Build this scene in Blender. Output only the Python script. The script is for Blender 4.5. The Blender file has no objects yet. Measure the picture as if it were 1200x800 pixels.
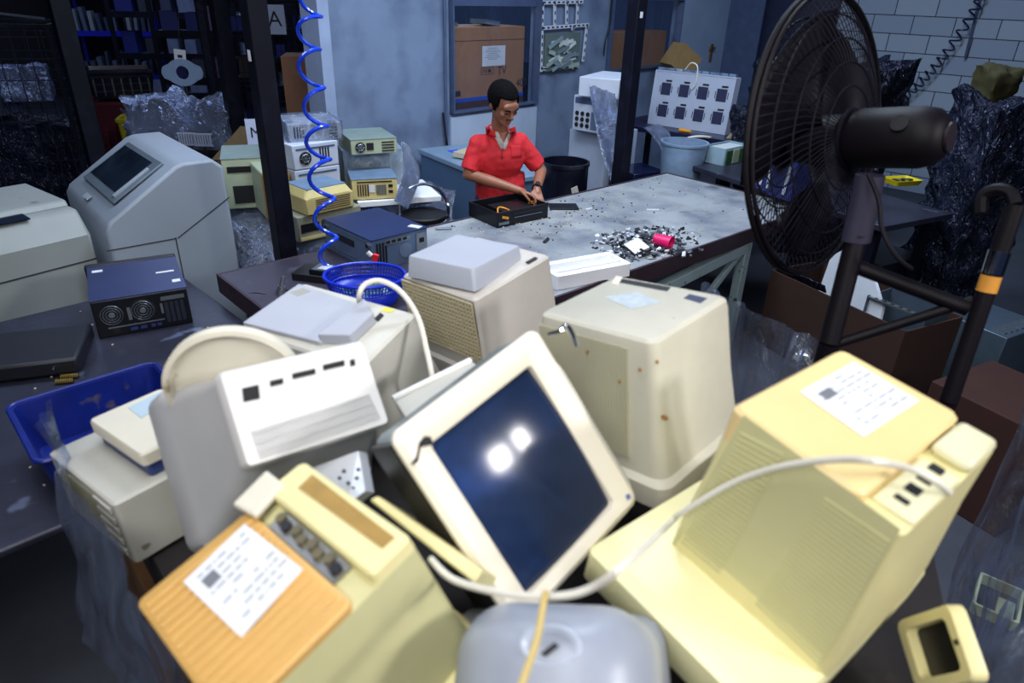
import bpy, bmesh, math, random
from math import sin, cos, atan, atan2, radians, pi, sqrt, hypot
from mathutils import Vector, Matrix, Euler, noise
random.seed(11)
SC = bpy.context.scene
COL = SC.collection

# ------------------------------------------------------------------ camera
CAMH = 2.2
TH = atan(800/1550.8); RO = atan(50/1550); FP = 800.0
Fv = Vector((0, cos(TH), -sin(TH))); U0 = Vector((0, sin(TH), cos(TH))); R0 = Vector((1, 0, 0))
Rv = R0*cos(RO) + U0*sin(RO); Uv = -R0*sin(RO) + U0*cos(RO)
CP = Vector((0, 0, CAMH))
def ray(x, y): return Fv + Rv*((x-600)/FP) - Uv*((y-400)/FP)
def Zp(x, y, z):
    d = ray(x, y); return CP + d*((z-CAMH)/d.z)
def Dp(x, y, t): return CP + ray(x, y)*t
def Pp(x, y, p0, n):
    d = ray(x, y); return CP + d*((Vector(p0)-CP).dot(n)/d.dot(n))

cam_d = bpy.data.cameras.new('camera'); cam = bpy.data.objects.new('camera', cam_d); COL.objects.link(cam)
M = Matrix.Identity(4)
for i in range(3):
    M[i][0] = Rv[i]; M[i][1] = Uv[i]; M[i][2] = -Fv[i]; M[i][3] = CP[i]
cam.matrix_world = M
cam_d.sensor_width = 36; cam_d.lens = 24; cam_d.clip_start = .02; cam_d.clip_end = 80
cam_d.dof.use_dof = True; cam_d.dof.focus_distance = 4.3; cam_d.dof.aperture_fstop = 2.7
SC.camera = cam

# ------------------------------------------------------------------ materials
def S(c):
    f = lambda v: (v/255)/12.92 if v/255 <= .04045 else (((v/255)+.055)/1.055)**2.4
    return (f(c[0]), f(c[1]), f(c[2]), 1)
MATS = {}
def mat(name, c, rough=.5, metal=0.0, var=.12, vs=9, bump=0.0, bs=60, c2=None, spec=.5, cov=(.45, .65), coat=0, emit=None, es=1, alpha=None, stain=None):
    if name in MATS: return MATS[name]
    m = bpy.data.materials.new(name); m.use_nodes = True; nt = m.node_tree; N = nt.nodes; L = nt.links
    b = N['Principled BSDF']; b.inputs['Roughness'].default_value = rough; b.inputs['Metallic'].default_value = metal
    b.inputs['Specular IOR Level'].default_value = spec
    if coat: b.inputs['Coat Weight'].default_value = coat; b.inputs['Coat Roughness'].default_value = .08
    tc = N.new('ShaderNodeTexCoord')
    col = S(c)
    if var or c2:
        nz = N.new('ShaderNodeTexNoise'); nz.inputs['Scale'].default_value = vs; nz.inputs['Detail'].default_value = 6; nz.inputs['Roughness'].default_value = .62
        L.new(tc.outputs['Object'], nz.inputs['Vector'])
        rp = N.new('ShaderNodeValToRGB'); L.new(nz.outputs['Fac'], rp.inputs['Fac'])
        rp.color_ramp.elements[0].position = cov[0] if c2 else .3; rp.color_ramp.elements[1].position = cov[1] if c2 else .7
        if c2: a_, b_ = S(c2), col
        else: a_ = tuple(v*(1-var) for v in col[:3])+(1,); b_ = tuple(min(1, v*(1+var*.6)) for v in col[:3])+(1,)
        rp.color_ramp.elements[0].color = a_; rp.color_ramp.elements[1].color = b_
        last = rp.outputs['Color']
        if stain:
            n2 = N.new('ShaderNodeTexNoise'); n2.inputs['Scale'].default_value = stain[1]; n2.inputs['Detail'].default_value = 3
            L.new(tc.outputs['Object'], n2.inputs['Vector'])
            r2 = N.new('ShaderNodeValToRGB'); r2.color_ramp.elements[0].position = stain[2]; r2.color_ramp.elements[1].position = stain[2]+(stain[3] if len(stain) > 3 else .05)
            L.new(n2.outputs['Fac'], r2.inputs['Fac'])
            mx = N.new('ShaderNodeMixRGB'); L.new(r2.outputs['Color'], mx.inputs['Fac']); L.new(last, mx.inputs['Color1']); mx.inputs['Color2'].default_value = S(stain[0])
            last = mx.outputs['Color']
        L.new(last, b.inputs['Base Color'])
    else: b.inputs['Base Color'].default_value = col
    if bump:
        n3 = N.new('ShaderNodeTexNoise'); n3.inputs['Scale'].default_value = bs; n3.inputs['Detail'].default_value = 4
        L.new(tc.outputs['Object'], n3.inputs['Vector'])
        bp = N.new('ShaderNodeBump'); bp.inputs['Strength'].default_value = bump; bp.inputs['Distance'].default_value = .02
        L.new(n3.outputs['Fac'], bp.inputs['Height']); L.new(bp.outputs['Normal'], b.inputs['Normal'])
    if emit: b.inputs['Emission Color'].default_value = S(emit); b.inputs['Emission Strength'].default_value = es
    MATS[name] = m
    return m
def plastic_film(name, tint, dens=.35, scale=9, rough=.12):
    if name in MATS: return MATS[name]
    m = bpy.data.materials.new(name); m.use_nodes = True; nt = m.node_tree; N = nt.nodes; L = nt.links
    N.remove(N['Principled BSDF']); out = N['Material Output']
    tr = N.new('ShaderNodeBsdfTransparent'); tr.inputs['Color'].default_value = (.93, .95, .98, 1)
    gl = N.new('ShaderNodeBsdfGlossy'); gl.inputs['Roughness'].default_value = rough; gl.inputs['Color'].default_value = S(tint)
    df = N.new('ShaderNodeBsdfDiffuse'); df.inputs['Color'].default_value = S(tint)
    m1 = N.new('ShaderNodeMixShader'); m1.inputs['Fac'].default_value = .12; L.new(gl.outputs[0], m1.inputs[1]); L.new(df.outputs[0], m1.inputs[2])
    tc = N.new('ShaderNodeTexCoord'); mp = N.new('ShaderNodeMapping'); mp.inputs['Scale'].default_value = (1, 1, .35)
    L.new(tc.outputs['Object'], mp.inputs['Vector'])
    nz = N.new('ShaderNodeTexNoise'); nz.inputs['Scale'].default_value = scale; nz.inputs['Detail'].default_value = 5; nz.inputs['Distortion'].default_value = 1.2
    L.new(mp.outputs[0], nz.inputs['Vector'])
    rp = N.new('ShaderNodeMapRange'); rp.inputs[1].default_value = .35; rp.inputs[2].default_value = .7; rp.inputs[3].default_value = dens*.35; rp.inputs[4].default_value = min(1, dens*1.7)
    L.new(nz.outputs['Fac'], rp.inputs[0])
    bp = N.new('ShaderNodeBump'); bp.inputs['Strength'].default_value = .9; bp.inputs['Distance'].default_value = .05
    L.new(nz.outputs['Fac'], bp.inputs['Height']); L.new(bp.outputs[0], gl.inputs['Normal'])
    mx = N.new('ShaderNodeMixShader'); L.new(rp.outputs[0], mx.inputs['Fac']); L.new(tr.outputs[0], mx.inputs[1]); L.new(m1.outputs[0], mx.inputs[2])
    L.new(mx.outputs[0], out.inputs['Surface'])
    MATS[name] = m; return m

# ------------------------------------------------------------------ geometry
def catmull(pts, k=6, closed=False):
    pts = [Vector(p) for p in pts]; n = len(pts); out = []
    if n < 3: return pts
    for i in range(n if closed else n-1):
        if closed: a, b, c, d = pts[i-1], pts[i], pts[(i+1) % n], pts[(i+2) % n]
        else: a, b, c, d = pts[max(i-1, 0)], pts[i], pts[i+1], pts[min(i+2, n-1)]
        for j in range(k):
            t = j/k
            out.append(.5*((2*b)+(c-a)*t+(2*a-5*b+4*c-d)*t*t+(3*b-a-3*c+d)*t**3))
    if not closed: out.append(pts[-1])
    return out
def rrect(w, h, r, n=4):
    r = max(1e-5, min(r, w/2-1e-5, h/2-1e-5)); o = []
    for cx, cz, a0 in ((w/2-r, h/2-r, 0), (-w/2+r, h/2-r, pi/2), (-w/2+r, -h/2+r, pi), (w/2-r, -h/2+r, 1.5*pi)):
        for i in range(n+1):
            a = a0+pi/2*i/n; o.append((cx+r*cos(a), cz+r*sin(a)))
    return o
class G:
    def __init__(s): s.bm = bmesh.new()
    def box(s, c, d, rot=None, taper=1):
        hx, hy, hz = d[0]/2, d[1]/2, d[2]/2
        R = Euler(rot).to_matrix() if isinstance(rot, (tuple, list)) else (rot if rot is not None else Matrix.Identity(3))
        vs = []
        for z in (-1, 1):
            k = taper if z > 0 else 1
            for x, y in ((-1, -1), (1, -1), (1, 1), (-1, 1)):
                vs.append(s.bm.verts.new(Vector(c)+R @ Vector((x*hx*k, y*hy*k, z*hz))))
        for f in ((0, 3, 2, 1), (4, 5, 6, 7), (0, 1, 5, 4), (1, 2, 6, 5), (2, 3, 7, 6), (3, 0, 4, 7)):
            s.bm.faces.new([vs[i] for i in f])
        return s
    def rings(s, rs, cap0=True, cap1=True, close=True):
        L = [[s.bm.verts.new(Vector(p)) for p in r] for r in rs]
        n = len(L[0])
        for a, b in zip(L, L[1:]):
            for i in range(n if close else n-1):
                j = (i+1) % n
                try: s.bm.faces.new((a[i], a[j], b[j], b[i]))
                except ValueError: pass
        if cap0: s.bm.faces.new(L[0][::-1])
        if cap1: s.bm.faces.new(L[-1])
        return s
    def crt(s, secs, n=4):
        # sections (y, w, h, cx, cz, r), along y
        return s.rings([[(x+cx, y, z+cz) for x, z in rrect(w, h, r, n)] for y, w, h, cx, cz, r in secs])
    def cyl(s, p0, p1, r0, r1=None, n=16, cap=True):
        r1 = r0 if r1 is None else r1
        p0, p1 = Vector(p0), Vector(p1); d = (p1-p0).normalized()
        a = d.orthogonal().normalized(); b = d.cross(a)
        mk = lambda p, r: [p+a*r*cos(2*pi*i/n)+b*r*sin(2*pi*i/n) for i in range(n)]
        return s.rings([mk(p0, r0), mk(p1, r1)], cap, cap)
    def tube(s, pts, r, n=8, k=6, closed=False, smooth=True):
        P = catmull(pts, k, closed) if smooth else [Vector(p) for p in pts]
        rf = r if callable(r) else (lambda t: r)
        up = None; rs = []
        m = len(P)
        for i in range(m):
            if closed: d = P[(i+1) % m]-P[i-1]
            else: d = P[min(i+1, m-1)]-P[max(i-1, 0)]
            d = d.normalized() if d.length > 1e-9 else Vector((0, 0, 1))
            up = d.orthogonal().normalized() if up is None else (up-d*up.dot(d)).normalized()
            b = d.cross(up); rr = rf(i/(m-1))
            rs.append([P[i]+up*rr*cos(2*pi*j/n)+b*rr*sin(2*pi*j/n) for j in range(n)])
        if closed:
            # match the frame twist by a best offset
            best = min(range(n), key=lambda o: (rs[0][o]-rs[-1][0]).length)
            rs.append(rs[0][best:]+rs[0][:best]); return s.rings(rs, False, False)
        return s.rings(rs)
    def prism(s, poly, v0, v1):
        # poly: list of 3-D points, extruded by vector v1-v0 offsets
        return s.rings([[Vector(p)+Vector(v0) for p in poly], [Vector(p)+Vector(v1) for p in poly]])
    def ell(s, c, r, rot=(0, 0, 0), u=16, v=10):
        m = Matrix.Translation(c) @ Euler(rot).to_matrix().to_4x4() @ Matrix.Diagonal((*r, 1))
        bmesh.ops.create_uvsphere(s.bm, u_segments=u, v_segments=v, radius=1, matrix=m); return s
    def cone(s, a, b, ra, rb, n=14):
        s.cyl(a, b, ra, rb, n); s.ell(a, (ra,)*3, u=n, v=8); s.ell(b, (rb,)*3, u=n, v=8); return s
    def sheet(s, fn, nu, nv, th=0):
        V = [[s.bm.verts.new(Vector(fn(i/nu, j/nv))) for j in range(nv+1)] for i in range(nu+1)]
        for i in range(nu):
            for j in range(nv): s.bm.faces.new((V[i][j], V[i+1][j], V[i+1][j+1], V[i][j+1]))
        return s
    def face(s, pts):
        s.bm.faces.new([s.bm.verts.new(Vector(p)) for p in pts]); return s
    def done(s, name, m, parent=None, loc=None, rot=None, bevel=0, seg=2, smooth=True, ang=35, solid=0, sub=0, mw=None):
        bmesh.ops.recalc_face_normals(s.bm, faces=s.bm.faces)
        me = bpy.data.meshes.new(name); s.bm.to_mesh(me); s.bm.free()
        if smooth:
            for p in me.polygons: p.use_smooth = True
            me.set_sharp_from_angle(angle=radians(ang))
        me.materials.append(m)
        o = bpy.data.objects.new(name, me); COL.objects.link(o)
        if parent is not None: o.parent = parent
        if loc is not None: o.location = loc
        if rot is not None: o.rotation_euler = rot
        if mw is not None: o.matrix_basis = (parent_mw(parent).inverted() @ mw) if parent is not None else mw
        if bevel:
            b = o.modifiers.new('bevel', 'BEVEL'); b.width = bevel; b.segments = seg; b.limit_method = 'ANGLE'; b.angle_limit = radians(40)
        if solid:
            b = o.modifiers.new('solidify', 'SOLIDIFY'); b.thickness = solid; b.offset = 0
        if sub:
            b = o.modifiers.new('subsurf', 'SUBSURF'); b.levels = sub; b.render_levels = sub
        return o
def parent_mw(o):
    m = o.matrix_basis.copy()
    while o.parent is not None: o = o.parent; m = o.matrix_basis @ m
    return m
def tag(o, label=None, cat=None, group=None, kind=None):
    if label: o['label'] = label
    if cat: o['category'] = cat
    if group: o['group'] = group
    if kind: o['kind'] = kind
    return o
def thing(name, label, cat, loc=(0, 0, 0), rot=(0, 0, 0), group=None):
    o = bpy.data.objects.new(name, None); COL.objects.link(o); o.empty_display_size = .1
    o.location = loc; o.rotation_euler = (0, 0, rot) if isinstance(rot, (int, float)) else tuple(rot)
    return tag(o, label, cat, group)
def copy_tree(o, parent=None):
    c = o.copy(); COL.objects.link(c)
    if parent is not None: c.parent = parent
    for ch in list(o.children): copy_tree(ch, c)
    return c
def struct(o): o['kind'] = 'structure'; return o
def text(name, s, size, m, parent, loc, rot, ext=.0005):
    cu = bpy.data.curves.new(name, 'FONT'); cu.body = s; cu.size = size; cu.extrude = ext; cu.align_x = 'CENTER'; cu.align_y = 'CENTER'
    dg = bpy.context.evaluated_depsgraph_get()
    t = bpy.data.objects.new(name, cu); COL.objects.link(t); bpy.context.view_layer.update()
    me = bpy.data.meshes.new_from_object(t.evaluated_get(bpy.context.evaluated_depsgraph_get()))
    bpy.data.objects.remove(t)
    me.materials.clear(); me.materials.append(m)
    o = bpy.data.objects.new(name, me); COL.objects.link(o); o.parent = parent; o.location = loc; o.rotation_euler = rot
    return o

# ------------------------------------------------------------------ palette
beige = mat('beige_plastic', (214, 208, 190), .48, var=.1, vs=4, stain=((168, 150, 112), 14, .72))
greige = mat('grey_beige_plastic', (186, 184, 174), .5, var=.1, vs=5, stain=((120, 116, 104), 22, .73))
white_p = mat('white_plastic', (226, 224, 222), .4, var=.06, vs=4)
bezelw = mat('cream_bezel_plastic', (232, 224, 206), .4, var=.06, vs=4, stain=((190, 160, 110), 16, .74))
coolgrey = mat('cool_grey_plastic', (168, 172, 184), .45, var=.06, vs=4)
domegrey = mat('blue_grey_plastic', (150, 156, 170), .35, var=.06, vs=4)
yellowp = mat('aged_yellow_plastic', (224, 214, 158), .45, var=.1, vs=3, c2=None)
oranp = mat('amber_aged_plastic', (206, 162, 92), .5, var=.14, vs=5)
palegrn = mat('pale_olive_plastic', (198, 194, 146), .5, var=.1, vs=4)
dark = mat('dark_slot', (14, 14, 18), .7, var=0)
blackp = mat('black_plastic', (22, 22, 26), .4, var=.2)
labelw = mat('white_paper_label', (222, 224, 228), .5, var=.06, vs=40)
inkg = mat('grey_ink', (110, 112, 120), .7, var=0)
steel = mat('galvanised_steel', (150, 158, 166), .35, .85, var=.15, vs=20)
chrome = mat('chrome', (200, 204, 210), .12, 1, var=0)
silverp = mat('silver_port_metal', (150, 150, 148), .35, .6, var=.2, vs=60)
# ================================================================== FOREGROUND PILE
def MW(loc, rot): return Matrix.Translation(loc) @ Euler(rot).to_matrix().to_4x4()
def loc_on(mw, x, y, ax, v):
    inv = mw.inverted(); o = inv @ CP; d = inv.to_3x3() @ ray(x, y)
    return o+d*((v-o[ax])/d[ax])
def plate(mw, par, px4, ax, v, th, name, m, bevel=0):
    P = [loc_on(mw, x, y, ax, v) for x, y in px4]; e = Vector((0, 0, 0)); e[ax] = th
    return G().prism(P, (0, 0, 0), e).done(name, m, par, bevel=bevel, smooth=False)
def bars(mw, par, px4, ax, v, th, n, name, m, back=None, fill=.5):
    # slats run from edge p0-p1 towards edge p3-p2
    P = [loc_on(mw, x, y, ax, v) for x, y in px4]; e = Vector((0, 0, 0)); e[ax] = th
    g = G()
    for i in range(n):
        t0, t1 = i/n, (i+fill)/n
        a = P[0].lerp(P[3], t0); b = P[1].lerp(P[2], t0); c = P[1].lerp(P[2], t1); d = P[0].lerp(P[3], t1)
        g.prism([a, b, c, d], (0, 0, 0), e)
    return g.done(name, m, par, smooth=False)
def sub(P, a, b, w, h):
    # sub-quad centred at (a,b) of quad P in bilinear coordinates
    f = lambda u, v: (P[0].lerp(P[1], u)).lerp(P[3].lerp(P[2], u), v)
    return [f(a-w/2, b-h/2), f(a+w/2, b-h/2), f(a+w/2, b+h/2), f(a-w/2, b+h/2)]
def label_plate(mw, par, px4, ax, v, name='paper_label', seedv=1):
    P = [loc_on(mw, x, y, ax, v) for x, y in px4]; e = Vector((0, 0, 0)); e[ax] = .001
    lab = G().prism(P, (0, 0, 0), e).done(name, labelw, par, smooth=False)
    rnd = random.Random(seedv); g = G(); e2 = Vector((0, 0, 0)); e2[ax] = .0004; off = Vector((0, 0, 0)); off[ax] = .001
    for r in range(9):
        u = .1+rnd.random()*.15
        while u < .85:
            w = .03+rnd.random()*.12
            if rnd.random() < .7: g.prism([p+off for p in sub(P, u+w/2, .1+r*.095, w, .02)], (0, 0, 0), e2)
            u += w+.03
    g.prism([p+off for p in sub(P, .24, .24, .2, .16)], (0, 0, 0), e2)
    g.done('print_marks', inkg, lab, smooth=False)
    return lab

PILE = 'discarded monitors heaped on the wrapped pallet'
# ---- wrapped bulk box they lie on
octo = [(-1.03, 1.34), (-.52, .78), (-.12, .5), (.5, .5), (.86, .84), (1.0, 1.2), (.66, 1.72), (.56, 2.2), (-.36, 2.3), (-.62, 1.9)]
cardb = mat('brown_corrugated_card', (120, 84, 52), .85, var=.15, vs=6, bump=.1, bs=30)
wood = mat('rough_pallet_wood', (120, 100, 74), .8, var=.25, vs=8)
g = G().prism([(x, y, 0) for x, y in octo], (0, 0, .14), (0, 0, .98)); bx = g.done('bulk_carton', cardb, smooth=False)
tag(bx, 'brown many sided bulk carton on a wooden pallet under the heap of monitors', 'carton')
g = G()
for i in range(9): g.box((-.68+i*.17, 1.4, .125), (.12, 1.5, .025))
for i in range(3): g.box((0, .75+i*.6, .06), (1.45, .1, .1))
tag(g.done('pallet', wood, smooth=False), 'wooden pallet under the brown bulk carton', 'pallet')
# loose filler scraps between the monitors: a bed of folded cardboard
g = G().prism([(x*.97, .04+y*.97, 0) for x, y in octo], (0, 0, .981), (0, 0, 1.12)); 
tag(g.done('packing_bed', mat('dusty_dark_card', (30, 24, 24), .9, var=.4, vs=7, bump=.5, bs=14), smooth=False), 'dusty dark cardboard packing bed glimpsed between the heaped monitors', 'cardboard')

# ---- A : cream CRT with bare dark screen
mwA = MW((0.034, 0.905, 1.493), (-1.193, .934, -.432))
A = thing('crt_monitor', 'cream framed CRT monitor tipped on its corner with its dark screen facing up', 'monitor', mwA.translation, mwA.to_euler(), PILE)
W, H = .372, .331
q = [loc_on(mwA, x, y, 1, 0) for x, y in ((624, 428), (723, 594), (617, 694), (508, 520))]
x0 = (q[0].x+q[3].x)/2; x1 = (q[1].x+q[2].x)/2; z1 = (q[0].z+q[1].z)/2; z0 = (q[2].z+q[3].z)/2
ow, oh, ocx, ocz = x1-x0, z1-z0, (x0+x1)/2, (z0+z1)/2
def ringat(w, h, r, y, cx=0, cz=0, n=6): return [(x+cx, y, z+cz) for x, z in rrect(w, h, r, n)]
g = G()
g.rings([ringat(ow, oh, .008, .022, ocx, ocz), ringat(ow+.004, oh+.004, .009, .004, ocx, ocz), ringat(ow+.014, oh+.014, .012, 0, ocx, ocz), ringat(W-.02, H-.02, .018, -.002), ringat(W, H, .02, .006), ringat(W, H, .02, .016), ringat(W-.02, H-.02, .02, .022), ringat(ow+.01, oh+.01, .01, .024, ocx, ocz)], False, False)
g.done('bezel', bezelw, A)
scr = mat('dark_crt_glass', (30, 44, 74), .13, var=.35, vs=5, coat=.03, spec=.22, stain=((44, 70, 130), 7, .58, .3))
g = G(); 
g.sheet(lambda u, v: (ocx+(u-.5)*(ow+.006), .003+((u-.5)**2*ow*ow+(v-.5)**2*oh*oh)/2.2, ocz+(v-.5)*(oh+.006)), 24, 20)
g.done('screen', scr, A, solid=.002)
g = G().crt([(.025, W-.008, H-.008, 0, 0, .018), (.105, W-.016, H-.016, 0, 0, .02), (.165, .29, .26, 0, 0, .05), (.27, .17, .15, 0, 0, .05), (.33, .12, .11, 0, 0, .03)])
g.done('housing', mat('teal_grey_casing', (112, 128, 136), .3, var=.1), A)
G().box((0, .062, -H/2+.001), (W-.03, .082, .006)).done('shade_plate', blackp, A)  # black plate stands in for the shade on the casing's lower side
# crack with missing chip near the left corner
P = [loc_on(mwA, x, y, 1, -.0035) for x, y in ((482, 545), (490, 541), (493, 524), (501, 522), (509, 521), (504, 511), (498, 511), (492, 518), (489, 533))]
G().prism(P, (0, 0, 0), (0, .003, 0)).done('crack', dark, A, smooth=False)
P = [loc_on(mwA, x, y, 1, -.003) for x, y in ((733, 580), (737, 578), (739, 583), (735, 586))]
G().prism(P, (0, 0, 0), (0, -.001, 0)).done('power_lamp', mat('blue_lamp_plastic', (90, 110, 170), .3, var=0), A, smooth=False)

# loose bezel ring round A's back
mwK = mwA @ Matrix.Translation((.06, .09, .085))
K = thing('monitor_shell', 'loose pale grey monitor shell lying just behind the dark screened monitor', 'monitor frame', mwK.translation, mwK.to_euler())
g = G(); g.rings([ringat(.31, .25, .02, .0), ringat(.35, .29, .045, .0), ringat(.36, .30, .05, .012), ringat(.36, .30, .05, .045), ringat(.345, .285, .04, .045), ringat(.315, .255, .02, .03)], False, False)
g.rings([ringat(.31, .25, .02, .0), ringat(.315, .255, .02, .03)], False, False)
g.done('frame', greige, K)
g = G().tube([Dp(642, 392, 1.2), Dp(655, 388, 1.2), Dp(664, 381, 1.21), Dp(671, 392, 1.2), Dp(676, 406, 1.2)], .004, 8)
tag(g.done('wire_clip', chrome), 'small bent metal clip sticking up at the top corner of the cracked cream monitor', 'clip')
# flat pale panel tucked behind A
P = [Dp(461, 468, 1.42), Dp(552, 423, 1.5), Dp(568, 431, 1.44), Dp(476, 490, 1.36)]
nn = (P[1]-P[0]).cross(P[2]-P[0]).normalized()*.02
t = thing('casing_panel', 'flat pale grey casing panel leaning between the ported monitor and the screen monitor', 'panel')
G().prism(P, (0, 0, 0), nn).done('sheet', greige, t, bevel=.004)
e = (P[1]-P[0]).normalized()
G().cyl(P[0]-nn*.1, P[1]-nn*.1, .007).done('rim', white_p, t)

# ---- B : left monitor with white back panel
mwB = MW((-0.351, 1.009, 1.553), (0.679, -0.072, -2.443))
B = thing('crt_monitor', 'grey CRT monitor lying on its face with white socket panel on its back', 'monitor', mwB.translation, mwB.to_euler(), PILE)
g = G().crt([(0, .258, .16, 0, 0, .008), (-.012, .266, .168, 0, 0, .012), (-.035, .266, .168, 0, 0, .012)]); g.done('back_panel', white_p, B)
g = G().crt([(-.034, .256, .158, 0, 0, .012), (-.10, .275, .20, .005, -.012, .02), (-.17, .315, .27, .012, -.03, .03), (-.22, .335, .30, .015, -.035, .035), (-.235, .35, .315, .015, -.035, .03), (-.33, .36, .325, .015, -.035, .03), (-.345, .34, .305, .015, -.035, .03)])
g.done('housing', mat('neutral_grey_plastic', (172, 172, 174), .45, var=.06), B)
for k, (cx, cy, wx, wy, nm) in enumerate(((294, 461, 20, 17, 'power_socket'), (324, 448, 16, 7, 'signal_port'), (356, 438, 28, 7, 'signal_port'), (391, 428, 26, 7, 'signal_port'), (413, 425, 6, 8, 'toggle_switch'))):
    a = radians(-13)
    pts = []
    for sx, sy in ((-1, -1), (1, -1), (1, 1), (-1, 1)):
        dx, dy = sx*wx/2, sy*wy/2; pts.append((cx+dx*cos(a)-dy*sin(a)*.5, cy+dx*sin(a)+dy*cos(a)))
    o = plate(mwB, B, pts, 1, .0002, .0016, nm, dark, bevel=.0006)
    if k == 0: o['label'] = 'black power socket'
bars(mwB, B, ((296, 508), (432, 462), (444, 492), (304, 540)), 1, .0005, .003, 3, 'vent_rib', white_p, fill=.06)
P = [loc_on(mwB, x, y, 1, .0005) for x, y in ((294, 505), (433, 461), (447, 490), (305, 538))]
g = G()
for i in range(40):
    t0, t1 = i/40, (i+.5)/40
    g.prism([P[0].lerp(P[1], t0), P[0].lerp(P[1], t1), P[3].lerp(P[2], t1), P[3].lerp(P[2], t0)], (0, 0, 0), (0, .003, 0))
g.done('vent_grille', mat('vent_shade_plastic', (196, 196, 196), .5, var=.05), B, smooth=False)
# its swivel foot
fn_ = Vector((.22, -.95, -.05)).normalized(); fX = fn_.cross(Vector((0, 0, 1))).normalized(); fY = fn_.cross(fX)
mwf = Matrix.Identity(4)
for i in range(3): mwf[i][0], mwf[i][1], mwf[i][2], mwf[i][3] = fX[i], fY[i], fn_[i], Dp(276, 446, 1.27)[i]
rr = lambda r, z: [Vector((r*cos(2*pi*i/48), r*.94*sin(2*pi*i/48), z)) for i in range(48)]
g = G().rings([rr(.01, -.016), rr(.110, -.016), rr(.120, -.008), rr(.122, .016), rr(.112, .018), rr(.106, .0), rr(.02, -.004)]); g.done('swivel_foot', beige, B, mw=mwf)
g = G().box((.0, .03, .03), (.13, .05, .07)); g.done('swivel_neck', yellowp, B, bevel=.008, mw=mwf)

# ---- C : amber monitor bottom left
mwC = MW((-0.306, 0.656, 1.508), (1.665, .297, -2.297))
Cm = thing('crt_monitor', 'amber yellowed CRT monitor with a ribbed back and large white label', 'monitor', mwC.translation, mwC.to_euler(), PILE)
w, h = .283, .272
# the back is in two blocks with a connector gutter between them, along local z
qa = loc_on(mwC, 412, 654, 1, 0); 
xs = sorted([loc_on(mwC, 276, 594, 1, 0).x, loc_on(mwC, 412, 654, 1, 0).x])
g = G().crt([(-.012, w, h, 0, 0, .012), (-.10, w+.01, h+.012, 0, 0, .02), (-.2, w+.02, h+.02, 0, 0, .025), (-.265, w+.03, h+.03, 0, 0, .03)])
g.done('housing', palegrn, Cm)
xa = sum(xs)/2; xs0 = xs
gp = [loc_on(mwC, x, y, 1, 0) for x, y in ((304, 612), (324, 594), (412, 654), (392, 683))]
gx0, gx1 = min((gp[0].x+gp[3].x)/2, (gp[1].x+gp[2].x)/2), max((gp[0].x+gp[3].x)/2, (gp[1].x+gp[2].x)/2)
# gx0..gx1: gutter band; beyond it the far block (x < gx0), nearer the striped plate (x > gx1)
G().crt([(-.012, w/2-gx1, h, (w/2+gx1)/2, 0, .012), (-.002, w/2-gx1, h, (w/2+gx1)/2, 0, .012), (0, w/2-gx1-.006, h-.006, (w/2+gx1)/2, 0, .010)]).done('back_cover', oranp, Cm)
lw = gx0+w/2
G().crt([(-.012, lw, h, (gx0-w/2)/2, 0, .01), (.006, lw-.002, h-.004, (gx0-w/2)/2, 0, .01), (.010, lw-.01, h-.012, (gx0-w/2)/2, 0, .008)]).done('rear_block', yellowp, Cm)
g = G()
for i in range(15):
    z = -h/2+.012+i*(h-.02)/15
    g.box(((w/2+gx1)/2, .0012, z), (w/2-gx1-.012, .0035, .008))
g.done('rib_pattern', oranp, Cm, bevel=.0012)
label_plate(mwC, Cm, ((215, 682), (287, 614), (355, 667), (283, 747)), 1, .0035, seedv=3)
g = G().box(((gx0+gx1)/2, -.008, .0), (gx1-gx0-.004, .006, h*.62))
cp = g.done('connector_plate', silverp, Cm, smooth=False)
for i in range(8):
    z = -h*.27+i*h*.54/7
    G().cyl(((gx0+gx1)/2-.004*(i % 2), -.006, z), ((gx0+gx1)/2-.004*(i % 2), .002, z), .0085, n=14).done('socket', blackp if i in (0, 6) else mat('tarnished_brass', (120, 110, 84), .4, .6), cp)
plate(mwC, Cm, ((350, 572), (366, 556), (463, 630), (448, 643)), 1, .010, .001, 'brown_sticker', mat('brown_sticker_paper', (160, 128, 66), .7, var=.15, vs=30))
plate(mwC, Cm, ((276, 596), (316, 556), (336, 572), (302, 610)), 1, .0035, .012, 'corner_block', beige, bevel=.004)
G().crt([(-.25, w+.045, h+.045, 0, 0, .02), (-.26, w+.06, h+.06, 0, 0, .02), (-.31, w+.06, h+.06, 0, 0, .02)]).done('bezel', yellowp, Cm)
bars(mwC, Cm, ((430, 700), (492, 668), (525, 745), (480, 775)), 0, -w/2-.008, -.002, 26, 'vent_grille', palegrn)

# ---- E : big pale yellow monitor at right
mwE = MW((0.535, 0.855, 1.644), (1.555, .144, -.875))
Em = thing('crt_monitor', 'large pale yellow CRT monitor at near right with vented side and white label on top', 'monitor', mwE.translation, mwE.to_euler(), PILE)
w, h, d = .27, .326, .325
rec = [loc_on(mwE, x, y, 1, 0) for x, y in ((1123, 482), (1010, 560))]
rx = w/2-.062
G().crt([(0, rx+w/2-.012, h-.012, (rx-w/2)/2, 0, .012), (-.006, rx+w/2, h, (rx-w/2)/2, 0, .016), (-.06, rx+w/2, h, (rx-w/2)/2, 0, .016)]).done('back_cover', mat('warm_yellow_plastic', (226, 200, 142), .42, var=.1, vs=3), Em)
g = G().crt([(-.022, w-.002, h-.002, 0, 0, .014), (-.12, w+.006, h, 0, 0, .02), (-d+.06, w+.03, h, 0, 0, .02), (-d, w+.03, h+.004, 0, 0, .02)])
g.done('housing', yellowp, Em)
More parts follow.
